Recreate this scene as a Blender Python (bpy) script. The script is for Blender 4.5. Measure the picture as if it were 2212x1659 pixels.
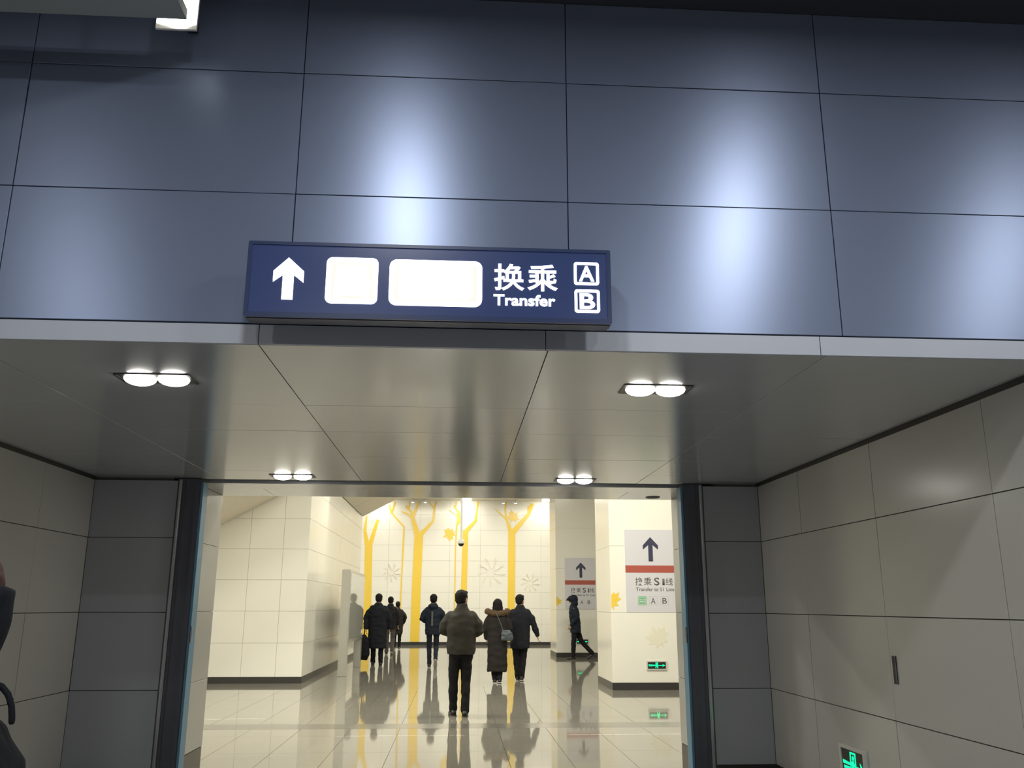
import bpy, bmesh, math, random
from mathutils import Vector, Matrix, noise

random.seed(7)
for o in list(bpy.data.objects):
    bpy.data.objects.remove(o, do_unlink=True)
scene = bpy.context.scene
C = scene.collection

# ------------------------------------------------------------------ camera
CAM_H, FPX, YAW, PITCH, ROLL = 1.58, 1876.67, 0.0623, 0.2496, 0.0024
cam_data = bpy.data.cameras.new('camera')
cam_data.sensor_fit = 'HORIZONTAL'
cam_data.sensor_width = 36.0
cam_data.lens = FPX / 2212.0 * 36.0
cam_data.clip_start = 0.05
cam = bpy.data.objects.new('camera', cam_data)
C.objects.link(cam)
fwd = Vector((math.sin(YAW) * math.cos(PITCH), math.cos(YAW) * math.cos(PITCH), math.sin(PITCH)))
rt0 = Vector((math.cos(YAW), -math.sin(YAW), 0))
up0 = rt0.cross(fwd)
rt = rt0 * math.cos(ROLL) + up0 * math.sin(ROLL)
up = -rt0 * math.sin(ROLL) + up0 * math.cos(ROLL)
cam.matrix_world = Matrix(((rt.x, up.x, -fwd.x, 0), (rt.y, up.y, -fwd.y, 0), (rt.z, up.z, -fwd.z, CAM_H), (0, 0, 0, 1)))
scene.camera = cam

# ------------------------------------------------------------------ world, exposure
world = bpy.data.worlds.new('world')
scene.world = world
world.use_nodes = True
world.node_tree.nodes['Background'].inputs[0].default_value = (0.01, 0.011, 0.013, 1)
world.node_tree.nodes['Background'].inputs[1].default_value = 1.0
scene.view_settings.view_transform = 'Standard'
scene.view_settings.look = 'None'
scene.view_settings.gamma = 1.0
scene.view_settings.use_curve_mapping = False
scene.view_settings.exposure = 0.0

HALL_COL = (1.0, 0.97, 0.84)
NEAR_COL = (0.93, 0.97, 1.0)
HALL_W = 112.0        # each unseen ceiling lamp added to light the hall
NEAR_W = 44.0         # each ceiling downlight of the dim near hall
SOFFIT_W = 3.5        # each lamp in the passage soffit
WASH_W = 26.0        # wall washers of the mural wall

# ------------------------------------------------------------------ materials
MATS = {}
def mat(name, col, rough=0.5, metal=0.0, spec=0.5, emit=None, estr=0.0, noise_amt=0.0, noise_scale=8.0,
        bump=0.0, bump_scale=60.0, coat=0.0, rough_var=0.0):
    m = bpy.data.materials.new(name)
    m.use_nodes = True
    nt = m.node_tree
    b = nt.nodes['Principled BSDF']
    b.inputs['Base Color'].default_value = (*col, 1)
    b.inputs['Roughness'].default_value = rough
    b.inputs['Metallic'].default_value = metal
    b.inputs['Specular IOR Level'].default_value = spec
    b.inputs['Coat Weight'].default_value = coat
    b.inputs['Coat Roughness'].default_value = 0.05
    if emit:
        b.inputs['Emission Color'].default_value = (*emit, 1)
        b.inputs['Emission Strength'].default_value = estr
    if noise_amt or bump or rough_var:
        tc = nt.nodes.new('ShaderNodeTexCoord')
        geo = nt.nodes.new('ShaderNodeNewGeometry')
        n = nt.nodes.new('ShaderNodeTexNoise')
        n.inputs['Scale'].default_value = noise_scale
        n.inputs['Detail'].default_value = 4
        nt.links.new(geo.outputs['Position'], n.inputs['Vector'])
        if noise_amt:
            mr = nt.nodes.new('ShaderNodeMapRange')
            mr.inputs['To Min'].default_value = 1 - noise_amt
            mr.inputs['To Max'].default_value = 1 + noise_amt
            nt.links.new(n.outputs['Fac'], mr.inputs['Value'])
            mx = nt.nodes.new('ShaderNodeMix')
            mx.data_type = 'RGBA'
            mx.blend_type = 'MULTIPLY'
            mx.inputs['Factor'].default_value = 1.0
            mx.inputs['A'].default_value = (*col, 1)
            nt.links.new(mr.outputs['Result'], mx.inputs['B'])
            nt.links.new(mx.outputs['Result'], b.inputs['Base Color'])
        if rough_var:
            mr2 = nt.nodes.new('ShaderNodeMapRange')
            mr2.inputs['To Min'].default_value = max(0.0, rough - rough_var)
            mr2.inputs['To Max'].default_value = rough + rough_var
            nt.links.new(n.outputs['Fac'], mr2.inputs['Value'])
            nt.links.new(mr2.outputs['Result'], b.inputs['Roughness'])
        if bump:
            n2 = nt.nodes.new('ShaderNodeTexNoise')
            n2.inputs['Scale'].default_value = bump_scale
            n2.inputs['Detail'].default_value = 3
            nt.links.new(tc.outputs['Object'], n2.inputs['Vector'])
            bp = nt.nodes.new('ShaderNodeBump')
            bp.inputs['Strength'].default_value = bump
            bp.inputs['Distance'].default_value = 0.01
            nt.links.new(n2.outputs['Fac'], bp.inputs['Height'])
            nt.links.new(bp.outputs['Normal'], b.inputs['Normal'])
    MATS[name] = m
    return m

mat('header_metal', (0.245, 0.288, 0.41), 0.36, 0.5, noise_amt=0.05, noise_scale=1.5)  # blue-grey metal, shifted bluer in place of the haze around the sign
def brushed(name, amount, vec):
    nt = MATS[name].node_tree; b = nt.nodes['Principled BSDF']
    b.inputs['Anisotropic'].default_value = amount
    c = nt.nodes.new('ShaderNodeCombineXYZ')
    for i in range(3): c.inputs[i].default_value = vec[i]
    nt.links.new(c.outputs[0], b.inputs['Tangent'])
brushed('header_metal', 0.7, (0, 0, 1))
mat('header_joint', (0.035, 0.040, 0.058), 0.6)
mat('fascia_paint', (0.46, 0.475, 0.53), 0.42, 0.1, noise_amt=0.03)
mat('soffit_panel', (0.47, 0.485, 0.515), 0.16, 0.32, noise_amt=0.03, noise_scale=3)
mat('soffit_joint', (0.10, 0.10, 0.10), 0.6)
mat('enamel', (0.80, 0.78, 0.71), 0.17, 0.0, noise_amt=0.02, noise_scale=2)
mat('enamel_joint', (0.40, 0.385, 0.34), 0.6)
mat('passage_enamel_dim', (0.46, 0.457, 0.43), 0.22, 0.0, noise_amt=0.03, noise_scale=2)  # hall enamel with the passage's low light darkened into the colour
mat('pier_enamel_shade', (0.36, 0.375, 0.40), 0.2, 0.0, noise_amt=0.03, noise_scale=2)  # same enamel, darkened further to carry the shade on the pier fronts
mat('passage_joint', (0.09, 0.09, 0.085), 0.6)
mat('baseboard_dark', (0.030, 0.028, 0.028), 0.35)
mat('plinth_stone', (0.10, 0.095, 0.085), 0.35, noise_amt=0.1)
mat('frame_steel', (0.13, 0.135, 0.16), 0.32, 0.7, noise_amt=0.08)
mat('frame_bead', (0.55, 0.55, 0.57), 0.22, 0.8)
mat('blue_film', (0.10, 0.24, 0.36), 0.35)
mat('floor_stone', (0.22, 0.207, 0.175), 0.045, 0.0, spec=0.62, noise_amt=0.05, noise_scale=2.5, rough_var=0.02)
mat('grout', (0.20, 0.18, 0.15), 0.5)
mat('floor_strip', (0.13, 0.123, 0.105), 0.16, 0.0, spec=0.55, noise_amt=0.06)
mat('near_floor', (0.36, 0.35, 0.33), 0.12, noise_amt=0.05)
mat('ceiling_dark', (0.030, 0.034, 0.045), 0.85)
mat('ceiling_hall', (0.72, 0.69, 0.60), 0.6, noise_amt=0.03)
mat('near_wall', (0.42, 0.42, 0.42), 0.4, noise_amt=0.03)
mat('ceiling_plate', (0.36, 0.38, 0.36), 0.5, 0.2)
mat('stair_soffit', (0.74, 0.68, 0.55), 0.45, noise_amt=0.03)
mat('stair_joint', (0.16, 0.13, 0.09), 0.6)
mat('lamp_glow', (1, 1, 1), 0.4, emit=(1.0, 0.95, 0.86), estr=14.0)
mat('hall_glow', (1, 1, 1), 0.4, emit=(1.0, 0.93, 0.78), estr=9.0)
mat('lamp_black', (0.012, 0.012, 0.013), 0.4)
mat('lamp_white', (0.7, 0.69, 0.65), 0.4)
mat('sign_navy', (0.012, 0.022, 0.075), 0.28, emit=(0.05, 0.085, 0.26), estr=0.22)
mat('sign_frame', (0.020, 0.035, 0.10), 0.3, 0.0)
mat('sign_white', (1, 1, 1), 0.4, emit=(1.0, 0.98, 1.0), estr=3.2)
mat('sign_warm', (0.2, 0.2, 0.2), 0.4, emit=(1.0, 0.86, 0.76), estr=0.9)
mat('sign_board', (0.60, 0.595, 0.64), 0.35)
mat('sign_red', (0.38, 0.085, 0.06), 0.4)
mat('sign_ink', (0.035, 0.035, 0.075), 0.5)
mat('sign_greytext', (0.12, 0.115, 0.11), 0.5)
mat('sign_lightline', (0.50, 0.49, 0.47), 0.5)
mat('sign_green', (0.16, 0.45, 0.22), 0.4)
mat('exit_glow', (0.0, 0.9, 0.4), 0.4, emit=(0.0, 0.95, 0.38), estr=1.3)
mat('exit_black', (0.012, 0.020, 0.016), 0.35)
mat('exit_frame', (0.55, 0.54, 0.50), 0.4)
mat('mural_yellow', (0.82, 0.57, 0.075), 0.22)
mat('mural_faint', (0.76, 0.73, 0.60), 0.25)
mat('lightbox_metal', (0.52, 0.51, 0.47), 0.28, 0.5)
mat('lightbox_glass', (0.50, 0.50, 0.44), 0.06, 0.0, spec=0.9)
mat('slot_black', (0.02, 0.022, 0.028), 0.5)
mat('camera_white', (0.75, 0.74, 0.70), 0.35)
# people
mat('skin', (0.50, 0.31, 0.22), 0.5, noise_amt=0.05, noise_scale=20)
mat('eye_white', (0.8, 0.8, 0.78), 0.2)
mat('hair_black', (0.011, 0.010, 0.010), 0.7, spec=0.15, bump=0.4, bump_scale=120)
mat('hair_brown', (0.085, 0.045, 0.035), 0.7, spec=0.2, bump=0.4, bump_scale=120)
mat('olive_jacket', (0.040, 0.037, 0.031), 0.85, spec=0.2, noise_amt=0.2, noise_scale=10, bump=0.4, bump_scale=25)
mat('black_coat', (0.014, 0.016, 0.021), 0.9, spec=0.2, noise_amt=0.2, noise_scale=10, bump=0.4, bump_scale=25)
mat('charcoal_coat', (0.020, 0.021, 0.025), 0.9, spec=0.2, noise_amt=0.2, noise_scale=10, bump=0.4, bump_scale=25)
mat('brown_black_coat', (0.022, 0.019, 0.018), 0.9, spec=0.2, noise_amt=0.2, noise_scale=10, bump=0.4, bump_scale=25)
mat('navy_jacket', (0.013, 0.018, 0.030), 0.8, spec=0.2, noise_amt=0.2, noise_scale=10, bump=0.4, bump_scale=25)
mat('black_trousers', (0.012, 0.012, 0.014), 0.9, spec=0.2, noise_amt=0.2, bump=0.3, bump_scale=30)
mat('dark_jeans', (0.017, 0.022, 0.034), 0.9, spec=0.2, noise_amt=0.2, bump=0.3, bump_scale=30)
mat('grey_trousers', (0.09, 0.088, 0.085), 0.9, spec=0.2, noise_amt=0.2, bump=0.3, bump_scale=30)
mat('fur', (0.10, 0.060, 0.030), 0.95, noise_amt=0.5, noise_scale=60, bump=1.0, bump_scale=90)
mat('shoe_black', (0.012, 0.012, 0.013), 0.4)
mat('shoe_sole', (0.42, 0.41, 0.38), 0.6)
mat('shoe_sole_dark', (0.05, 0.045, 0.04), 0.6)
mat('bag_grey', (0.055, 0.068, 0.080), 0.45)
mat('bag_black', (0.011, 0.012, 0.015), 0.85, spec=0.15, bump=0.3, bump_scale=30)
mat('reflective_grey', (0.10, 0.10, 0.10), 0.5)

# ------------------------------------------------------------------ helpers
def link(name, me, m=None, parent=None):
    o = bpy.data.objects.new(name, me)
    C.objects.link(o)
    if m and me is not None and not me.materials:
        me.materials.append(MATS[m])
    if parent:
        o.parent = parent
    return o

def tag(o, label=None, cat=None, group=None, kind=None):
    if label: o['label'] = label
    if cat: o['category'] = cat
    if group: o['group'] = group
    if kind: o['kind'] = kind
    return o

def empty(name, loc=(0, 0, 0), rz=0.0):
    o = bpy.data.objects.new(name, None)
    C.objects.link(o)
    o.location = loc
    o.rotation_euler = (0, 0, rz)
    o.empty_display_size = 0.1
    return o

def bm_box(bm, lo, hi):
    x0, y0, z0 = lo; x1, y1, z1 = hi
    v = [bm.verts.new(p) for p in ((x0, y0, z0), (x1, y0, z0), (x1, y1, z0), (x0, y1, z0), (x0, y0, z1), (x1, y0, z1), (x1, y1, z1), (x0, y1, z1))]
    for f in ((0, 3, 2, 1), (4, 5, 6, 7), (0, 1, 5, 4), (1, 2, 6, 5), (2, 3, 7, 6), (3, 0, 4, 7)):
        bm.faces.new([v[i] for i in f])

def bm_mesh(name, bm, smooth=False):
    me = bpy.data.meshes.new(name)
    bmesh.ops.recalc_face_normals(bm, faces=bm.faces)
    bm.to_mesh(me); bm.free()
    if smooth:
        for p in me.polygons: p.use_smooth = True
    return me

def box(name, lo, hi, m, parent=None, bevel=0.0):
    bm = bmesh.new(); bm_box(bm, lo, hi)
    if bevel:
        bmesh.ops.bevel(bm, geom=list(bm.edges), offset=bevel, segments=2, affect='EDGES')
    return link(name, bm_mesh(name, bm), m, parent)

def struct(o):
    o['kind'] = 'structure'
    return o

PANEL_CACHE = {}
def panel_mesh(w, h, t, m, name):
    k = (round(w, 4), round(h, 4), round(t, 4), m, name)
    if k not in PANEL_CACHE:
        bm = bmesh.new(); bm_box(bm, (0, 0, -t), (w, h, 0))
        e = [e for e in bm.edges if all(abs(v.co.z) < 1e-6 for v in e.verts)]
        bmesh.ops.bevel(bm, geom=e, offset=min(0.0008, t * 0.4), segments=1, affect='EDGES')
        me = bm_mesh(name, bm)
        me.materials.append(MATS[m])
        PANEL_CACHE[k] = me
    return PANEL_CACHE[k]

def panels(parent, org, U, V, us, vs, m, name='panel', t=0.02, gap=0.006, tilt=0.0, skip=None):
    """flat pieces whose front face lies in the plane org + u*U + v*V; normal = U x V"""
    U = Vector(U).normalized(); V = Vector(V).normalized(); N = U.cross(V)
    org = Vector(org)
    out = []
    for i in range(len(us) - 1):
        for j in range(len(vs) - 1):
            if skip and skip(i, j): continue
            w = us[i + 1] - us[i] - gap; h = vs[j + 1] - vs[j] - gap
            p = org + U * (us[i] + gap / 2) + V * (vs[j] + gap / 2)
            o = link(name, panel_mesh(w, h, t, m, name), None, parent)
            M = Matrix(((U.x, V.x, N.x, p.x), (U.y, V.y, N.y, p.y), (U.z, V.z, N.z, p.z), (0, 0, 0, 1)))
            if tilt:
                M = M @ Matrix.Rotation(random.uniform(-tilt, tilt), 4, 'X') @ Matrix.Rotation(random.uniform(-tilt, tilt), 4, 'Y')
            o.matrix_world = M
            out.append(o)
    return out

def frange(a, b, s):
    r = [a]
    while r[-1] + s < b - 0.05: r.append(r[-1] + s)
    r.append(b)
    return r

def disc_prism(bm, c, r, h, axis='Z', n=20, r2=None):
    M = Matrix.Translation(c)
    if axis == 'Y': M = M @ Matrix.Rotation(math.pi / 2, 4, 'X')
    if axis == 'X': M = M @ Matrix.Rotation(math.pi / 2, 4, 'Y')
    bmesh.ops.create_cone(bm, cap_ends=True, segments=n, radius1=r, radius2=r if r2 is None else r2, depth=h, matrix=M)

def area_light(name, loc, sx, sy, power, col, parent=None, rot=(0, 0, 0), spread=math.pi):
    l = bpy.data.lights.new(name, 'AREA')
    l.shape = 'RECTANGLE'; l.size = sx; l.size_y = sy
    l.energy = power; l.color = col; l.spread = spread
    o = bpy.data.objects.new(name, l); C.objects.link(o)
    o.location = loc; o.rotation_euler = rot
    if parent: o.parent = parent
    return o

def poly_prism(bm, pts, d, M):
    """polygon (x,y) extruded by d along local z, placed by matrix M"""
    a = [bm.verts.new(M @ Vector((p[0], p[1], 0))) for p in pts]
    b = [bm.verts.new(M @ Vector((p[0], p[1], d))) for p in pts]
    bm.faces.new(b); bm.faces.new(a[::-1])
    n = len(pts)
    for i in range(n):
        bm.faces.new((a[i], a[(i + 1) % n], b[(i + 1) % n], b[i]))

def round_rect(x0, y0, x1, y1, r, n=5):
    pts = []
    for cx, cy, a0 in ((x1 - r, y0 + r, -90), (x1 - r, y1 - r, 0), (x0 + r, y1 - r, 90), (x0 + r, y0 + r, 180)):
        for k in range(n + 1):
            a = math.radians(a0 + 90 * k / n)
            pts.append((cx + r * math.cos(a), cy + r * math.sin(a)))
    return pts

def ring_prism(bm, outer, inner, d, M):
    n = len(outer)
    L = []
    for pts, z in ((outer, 0), (inner, 0), (outer, d), (inner, d)):
        L.append([bm.verts.new(M @ Vector((p[0], p[1], z))) for p in pts])
    for i in range(n):
        j = (i + 1) % n
        bm.faces.new((L[2][i], L[2][j], L[3][j], L[3][i]))
        bm.faces.new((L[0][i], L[1][i], L[1][j], L[0][j]))
        bm.faces.new((L[0][i], L[0][j], L[2][j], L[2][i]))
        bm.faces.new((L[1][i], L[3][i], L[3][j], L[1][j]))

TMP = bpy.data.scenes.new('workbench')
def evaluated_mesh(ob):
    TMP.collection.objects.link(ob)
    TMP.view_layers[0].update()
    dg = TMP.view_layers[0].depsgraph
    me = bpy.data.meshes.new_from_object(ob.evaluated_get(dg))
    bpy.data.objects.remove(ob, do_unlink=True)
    return me

def text_mesh(name, s, size_w, size_h, depth=0.002, bold=0.0):
    """text fitted to size_w x size_h (either may be None), lower left corner at the origin"""
    cu = bpy.data.curves.new(name, 'FONT')
    cu.body = s; cu.size = 1.0; cu.resolution_u = 4
    cu.offset = bold
    me = evaluated_mesh(bpy.data.objects.new(name, cu))
    me.name = name
    xs = [v.co.x for v in me.vertices]; ys = [v.co.y for v in me.vertices]
    if not xs: return me
    w, h = max(xs) - min(xs), max(ys) - min(ys)
    sx = size_w / w if size_w else size_h / h
    sy = size_h / h if size_h else sx
    bm = bmesh.new(); bm.from_mesh(me)
    for v in bm.verts:
        v.co = Vector(((v.co.x - min(xs)) * sx, (v.co.y - min(ys)) * sy, 0))
    r = bmesh.ops.extrude_face_region(bm, geom=list(bm.faces))
    for v in [g for g in r['geom'] if isinstance(g, bmesh.types.BMVert)]: v.co.z += depth
    bmesh.ops.recalc_face_normals(bm, faces=bm.faces)
    bm.to_mesh(me); bm.free()
    return me

def place_on(o, M, parent=None):
    if parent: o.parent = parent
    o.matrix_basis = M
    return o

def FACE(x, y, z):
    """matrix of a board facing -y: local x -> +x, local y -> +z, local z -> -y"""
    return Matrix(((1, 0, 0, x), (0, 0, -1, y), (0, 1, 0, z), (0, 0, 0, 1)))

# ================================================================== NEAR HALL AND PASSAGE
YH, ZB, ZS, YE, YB = 3.255, 2.635, 2.55, 6.99, 8.12
XL, XR = -2.845, 2.461
ZTOP = 4.135

# floor of near hall
struct(box('floor', (-6.2, -8.2, -0.12), (6.2, 7.85, 0), 'near_floor'))
# dark ceiling of the near hall
struct(box('ceiling', (-6.2, -8.2, ZTOP), (6.2, YH + 0.3, ZTOP + 0.1), 'ceiling_dark'))
struct(box('wall_near_left', (-6.3, -8.2, 0), (-6.2, YH, ZTOP), 'near_wall'))
struct(box('wall_near_right', (6.2, -8.2, 0), (6.3, YH, ZTOP), 'near_wall'))
struct(box('wall_near_back', (-6.2, -8.3, 0), (6.2, -8.2, ZTOP), 'near_wall'))

# header wall with its metal panels
wh = struct(box('wall_header', (-6.2, YH + 0.02, ZS + 0.03), (6.2, YH + 0.28, ZTOP), 'header_joint'))
hx = [-6.2, -5.098, -3.993, -2.883, -1.778, -0.673, 0.431, 1.538, 2.643, 3.748, 4.853, 6.2]
panels(wh, (0, YH, 0), (1, 0, 0), (0, 0, 1), hx, [ZB, 3.186, 3.739, ZTOP], 'header_metal', 'panel', 0.02, 0.004, tilt=0.0022)
# light fascia strip at the foot of the header wall
tf = struct(box('trim_1', (-6.2, YH + 0.012, ZS + 0.004), (6.2, YH + 0.02, ZB), 'header_joint'))
panels(tf, (0, YH - 0.004, 0), (1, 0, 0), (0, 0, 1), [-6.2, -4.1, -2.99, -1.88, -0.775, 0.335, 1.44, 2.55, 3.66, 4.8, 6.2], [ZS, ZB - 0.004], 'fascia_paint', 'panel', 0.016, 0.003)
# walls closing the header below on both sides, outside the passage
struct(box('wall_header_left', (-6.2, YH, 0), (XL - 0.05, YH + 0.25, ZS), 'near_wall'))
struct(box('wall_header_right', (XR + 0.05, YH, 0), (6.2, YH + 0.25, ZS), 'near_wall'))

# passage soffit
sf = struct(box('ceiling_passage', (XL - 0.3, YH + 0.02, ZS + 0.02), (XR + 0.3, 7.03, ZS + 0.10), 'soffit_joint'))
panels(sf, (0, 0, ZS), (1, 0, 0), (0, -1, 0),
       [XL + 0.025, -1.885, -0.775, 0.345, 1.46, XR - 0.025],
       [-7.03, -6.55, -5.87, -4.98, -4.30, -(YH + 0.004)], 'soffit_panel', 'panel', 0.02, 0.004, tilt=0.0006)
# shutter slot, trim and second soffit behind it
struct(box('trim_2', (XL - 0.3, 7.03, ZS + 0.09), (XR + 0.3, 7.18, ZS + 0.18), 'lamp_black'))
struct(box('trim_3', (-2.16, 7.175, ZS - 0.012), (2.03, 7.50, ZS + 0.09), 'soffit_panel', bevel=0.006))
s2 = struct(box('ceiling_threshold', (-2.3, 7.5, ZS + 0.02), (2.2, YB, ZS + 0.2), 'soffit_joint'))
panels(s2, (0, 0, ZS), (1, 0, 0), (0, -1, 0), [-2.16, -1.67, 1.50, 2.03], [-YB, -7.53], 'soffit_panel', 'panel', 0.02, 0.004)

# side walls of the passage
zrow = [0.41, 0.9604, 1.5233, 2.0844, ZS - 0.018]
wl = struct(box('wall_left', (XL - 0.30, YH + 0.25, 0), (XL - 0.012, YE, ZS + 0.02), 'passage_joint'))
panels(wl, (XL, 0, 0), (0, 1, 0), (0, 0, 1), [YH + 0.004, 3.86, 5.01, 6.15, YE], zrow, 'passage_enamel_dim', 'panel', 0.012, 0.005, tilt=0.0015)
wr = struct(box('wall_right', (XR + 0.012, YH + 0.25, 0), (XR + 0.30, YE, ZS + 0.02), 'passage_joint'))
panels(wr, (XR, 0, 0), (0, -1, 0), (0, 0, 1), [-YE, -6.14, -5.01, -3.86, -(YH + 0.004)], zrow, 'passage_enamel_dim', 'panel', 0.012, 0.005, tilt=0.0015)
struct(box('baseboard_left', (XL - 0.012, YH + 0.0, 0), (XL + 0.008, YE, 0.41), 'baseboard_dark'))
struct(box('baseboard_right', (XR - 0.008, YH + 0.0, 0), (XR + 0.012, YE, 0.41), 'baseboard_dark'))

# end piers facing the camera
pl = struct(box('wall_pier_left', (XL - 0.3, YE + 0.012, 0), (-2.24, YB, 5.9), 'passage_joint'))
panels(pl, (0, YE, 0), (1, 0, 0), (0, 0, 1), [XL, -2.20], zrow, 'pier_enamel_shade', 'panel', 0.012, 0.005)
pr = struct(box('wall_pier_right', (2.11, YE + 0.012, 0), (XR + 0.3, YB, 5.9), 'passage_joint'))
panels(pr, (0, YE, 0), (1, 0, 0), (0, 0, 1), [2.00, XR], zrow, 'pier_enamel_shade', 'panel', 0.012, 0.005)
struct(box('baseboard_pier_left', (XL, YE - 0.008, 0), (-2.20, YE + 0.012, 0.41), 'baseboard_dark'))
struct(box('baseboard_pier_right', (2.00, YE - 0.008, 0), (XR, YE + 0.012, 0.41), 'baseboard_dark'))

# reveals behind the shutter guides
rl = struct(box('wall_reveal_left', (-2.24, 7.14, 0.0), (-2.157, YB, ZS + 0.02), 'passage_joint'))
panels(rl, (-2.145, 0, 0), (0, 1, 0), (0, 0, 1), [7.14, YB], [0.41, 0.96, 1.523, 2.084, ZS], 'passage_enamel_dim', 'panel', 0.012, 0.004)
rr = struct(box('wall_reveal_right', (2.027, 7.14, 0.0), (2.11, YB, ZS + 0.02), 'passage_joint'))
panels(rr, (2.015, 0, 0), (0, -1, 0), (0, 0, 1), [-YB, -7.14], [0.41, 0.96, 1.523, 2.084, ZS], 'passage_enamel_dim', 'panel', 0.012, 0.004)
struct(box('baseboard_reveal_left', (-2.157, 7.14, 0), (-2.148, YB, 0.405), 'plinth_stone'))
struct(box('baseboard_reveal_right', (2.018, 7.14, 0), (2.027, YB, 0.405), 'plinth_stone'))
# hall side of the passage wall
struct(box('wall_passage_left', (-12.0, 7.9, 0), (XL - 0.3, YB, 5.9), 'enamel'))
struct(box('wall_passage_right', (XR + 0.3, 7.9, 0), (9.0, YB, 5.9), 'enamel'))
struct(box('wall_passage_top', (-2.24, 7.55, ZS + 0.2), (2.11, YB, 5.9), 'enamel'))

# fire shutter guides (steel frame left and right of the opening)
def shutter_guide(x_out, x_in, label):
    s = 1 if x_in > x_out else -1
    r = empty('shutter_guide', ((x_out + x_in) / 2, YE + 0.03, 0))
    ox, oy = r.location.x, r.location.y
    def part(name, xa, xb, ya, yb, m, z0=0.0, z1=ZS - 0.004, bevel=0.0):
        lo = (min(xa, xb) - ox, ya - oy, z0); hi = (max(xa, xb) - ox, yb - oy, z1)
        return box(name, lo, hi, m, r, bevel)
    w = abs(x_in - x_out)
    part('channel', x_out, x_in - s * 0.018, YE - 0.005, YE + 0.14, 'frame_steel', bevel=0.004)
    part('bead', x_out + s * 0.012, x_out + s * 0.036, YE - 0.022, YE - 0.004, 'frame_bead', 0.02, ZS - 0.01, 0.008)
    part('bead', x_out + s * 0.050, x_out + s * 0.062, YE - 0.014, YE - 0.004, 'frame_steel', 0.02, ZS - 0.01, 0.004)
    part('lip', x_in - s * 0.055, x_in - s * 0.020, YE - 0.016, YE - 0.004, 'frame_steel', 0.02, ZS - 0.01, 0.003)
    part('edge_strip', x_in - s * 0.018, x_in, YE + 0.0, YE + 0.13, 'blue_film', 0.0, ZS - 0.03)
    part('latch_plate', x_in - s * 0.006, x_in + s * 0.010, YE + 0.0, YE + 0.03, 'frame_bead', 1.30, 1.42, 0.002)
    tag(r, label, 'shutter guide', 'fire shutter guides')
shutter_guide(-2.200, -2.003, 'dark steel shutter guide with a blue edge strip left of the opening')
shutter_guide(2.000, 1.815, 'dark steel shutter guide with a blue edge strip right of the opening')

# ================================================================== BRIGHT HALL SHELL
YF, ZC = 37.23, 5.92
bs = struct(box('floor_hall', (-12.2, 7.85, -0.14), (9.2, 18.41, -0.02), 'grout'))
fx = [round(-1.995 + 0.645 * k, 4) for k in range(-7, 13)]
rows_near = [7.85, 9.12, 10.39, 11.66, 12.31]
rows_far = [12.80, 13.43, 14.70, 15.97, 17.20, 18.41]
panels(bs, (0, 0, 0), (1, 0, 0), (0, 1, 0), fx, rows_near, 'floor_stone', 'tile', 0.02, 0.004)
panels(bs, (0, 0, 0), (1, 0, 0), (0, 1, 0), fx, rows_far, 'floor_stone', 'tile', 0.02, 0.004)
panels(bs, (0, 0, 0), (1, 0, 0), (0, 1, 0), [-12.2, fx[0]], rows_near + rows_far, 'floor_stone', 'tile', 0.02, 0.004, skip=lambda i, j: j == 4)
panels(bs, (0, 0, 0), (1, 0, 0), (0, 1, 0), [fx[-1], 9.2], rows_near + rows_far, 'floor_stone', 'tile', 0.02, 0.004, skip=lambda i, j: j == 4)
box('joint_cover', (-12.2, 12.315, -0.02), (9.2, 12.795, 0.0), 'floor_strip', bs)

# far floor: tiles too small to tell apart, joints carried by the material
def tiled_floor_mat():
    m = MATS['floor_stone'].copy(); m.name = 'floor_far'
    nt = m.node_tree; b = nt.nodes['Principled BSDF']
    geo = nt.nodes.new('ShaderNodeNewGeometry')
    br = nt.nodes.new('ShaderNodeTexBrick')
    br.offset = 0.0
    br.inputs['Color1'].default_value = (1, 1, 1, 1); br.inputs['Color2'].default_value = (0.96, 0.96, 0.96, 1)
    br.inputs['Mortar'].default_value = (0.45, 0.42, 0.38, 1)
    br.inputs['Scale'].default_value = 1.0
    br.inputs['Mortar Size'].default_value = 0.003
    br.inputs['Brick Width'].default_value = 0.645
    br.inputs['Row Height'].default_value = 1.27
    nt.links.new(geo.outputs['Position'], br.inputs['Vector'])
    src = b.inputs['Base Color'].links[0].from_socket
    mx = nt.nodes.new('ShaderNodeMix'); mx.data_type = 'RGBA'; mx.blend_type = 'MULTIPLY'
    mx.inputs['Factor'].default_value = 1.0
    nt.links.new(src, mx.inputs['A']); nt.links.new(br.outputs['Color'], mx.inputs['B'])
    nt.links.new(mx.outputs['Result'], b.inputs['Base Color'])
    MATS['floor_far'] = m
tiled_floor_mat()
struct(box('floor_hall_far', (-12.2, 18.412, -0.14), (9.2, YF + 0.2, 0), 'floor_far'))
struct(box('ceiling_hall', (-12.2, YB - 0.2, ZC), (9.2, YF + 0.2, ZC + 0.12), 'ceiling_hall'))
struct(box('wall_hall_left', (-12.3, YB, 0), (-12.2, YF, ZC), 'enamel'))
struct(box('wall_hall_right', (9.2, YB, 0), (9.3, YF, ZC), 'enamel'))

# far mural wall
wf = struct(box('wall_far', (-8.0, YF + 0.012, 0), (9.2, YF + 0.2, ZC), 'enamel_joint'))
frow = [0.12] + [round(0.185 + 0.64 * k, 3) for k in range(1, 9)] + [ZC]
panels(wf, (0, YF, 0), (1, 0, 0), (0, 0, 1), frange(-7.96, 9.2, 1.28), frow, 'enamel', 'panel', 0.012, 0.006)
struct(box('baseboard_far', (-8.0, YF - 0.012, 0), (9.2, YF + 0.012, 0.12), 'baseboard_dark'))

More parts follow.
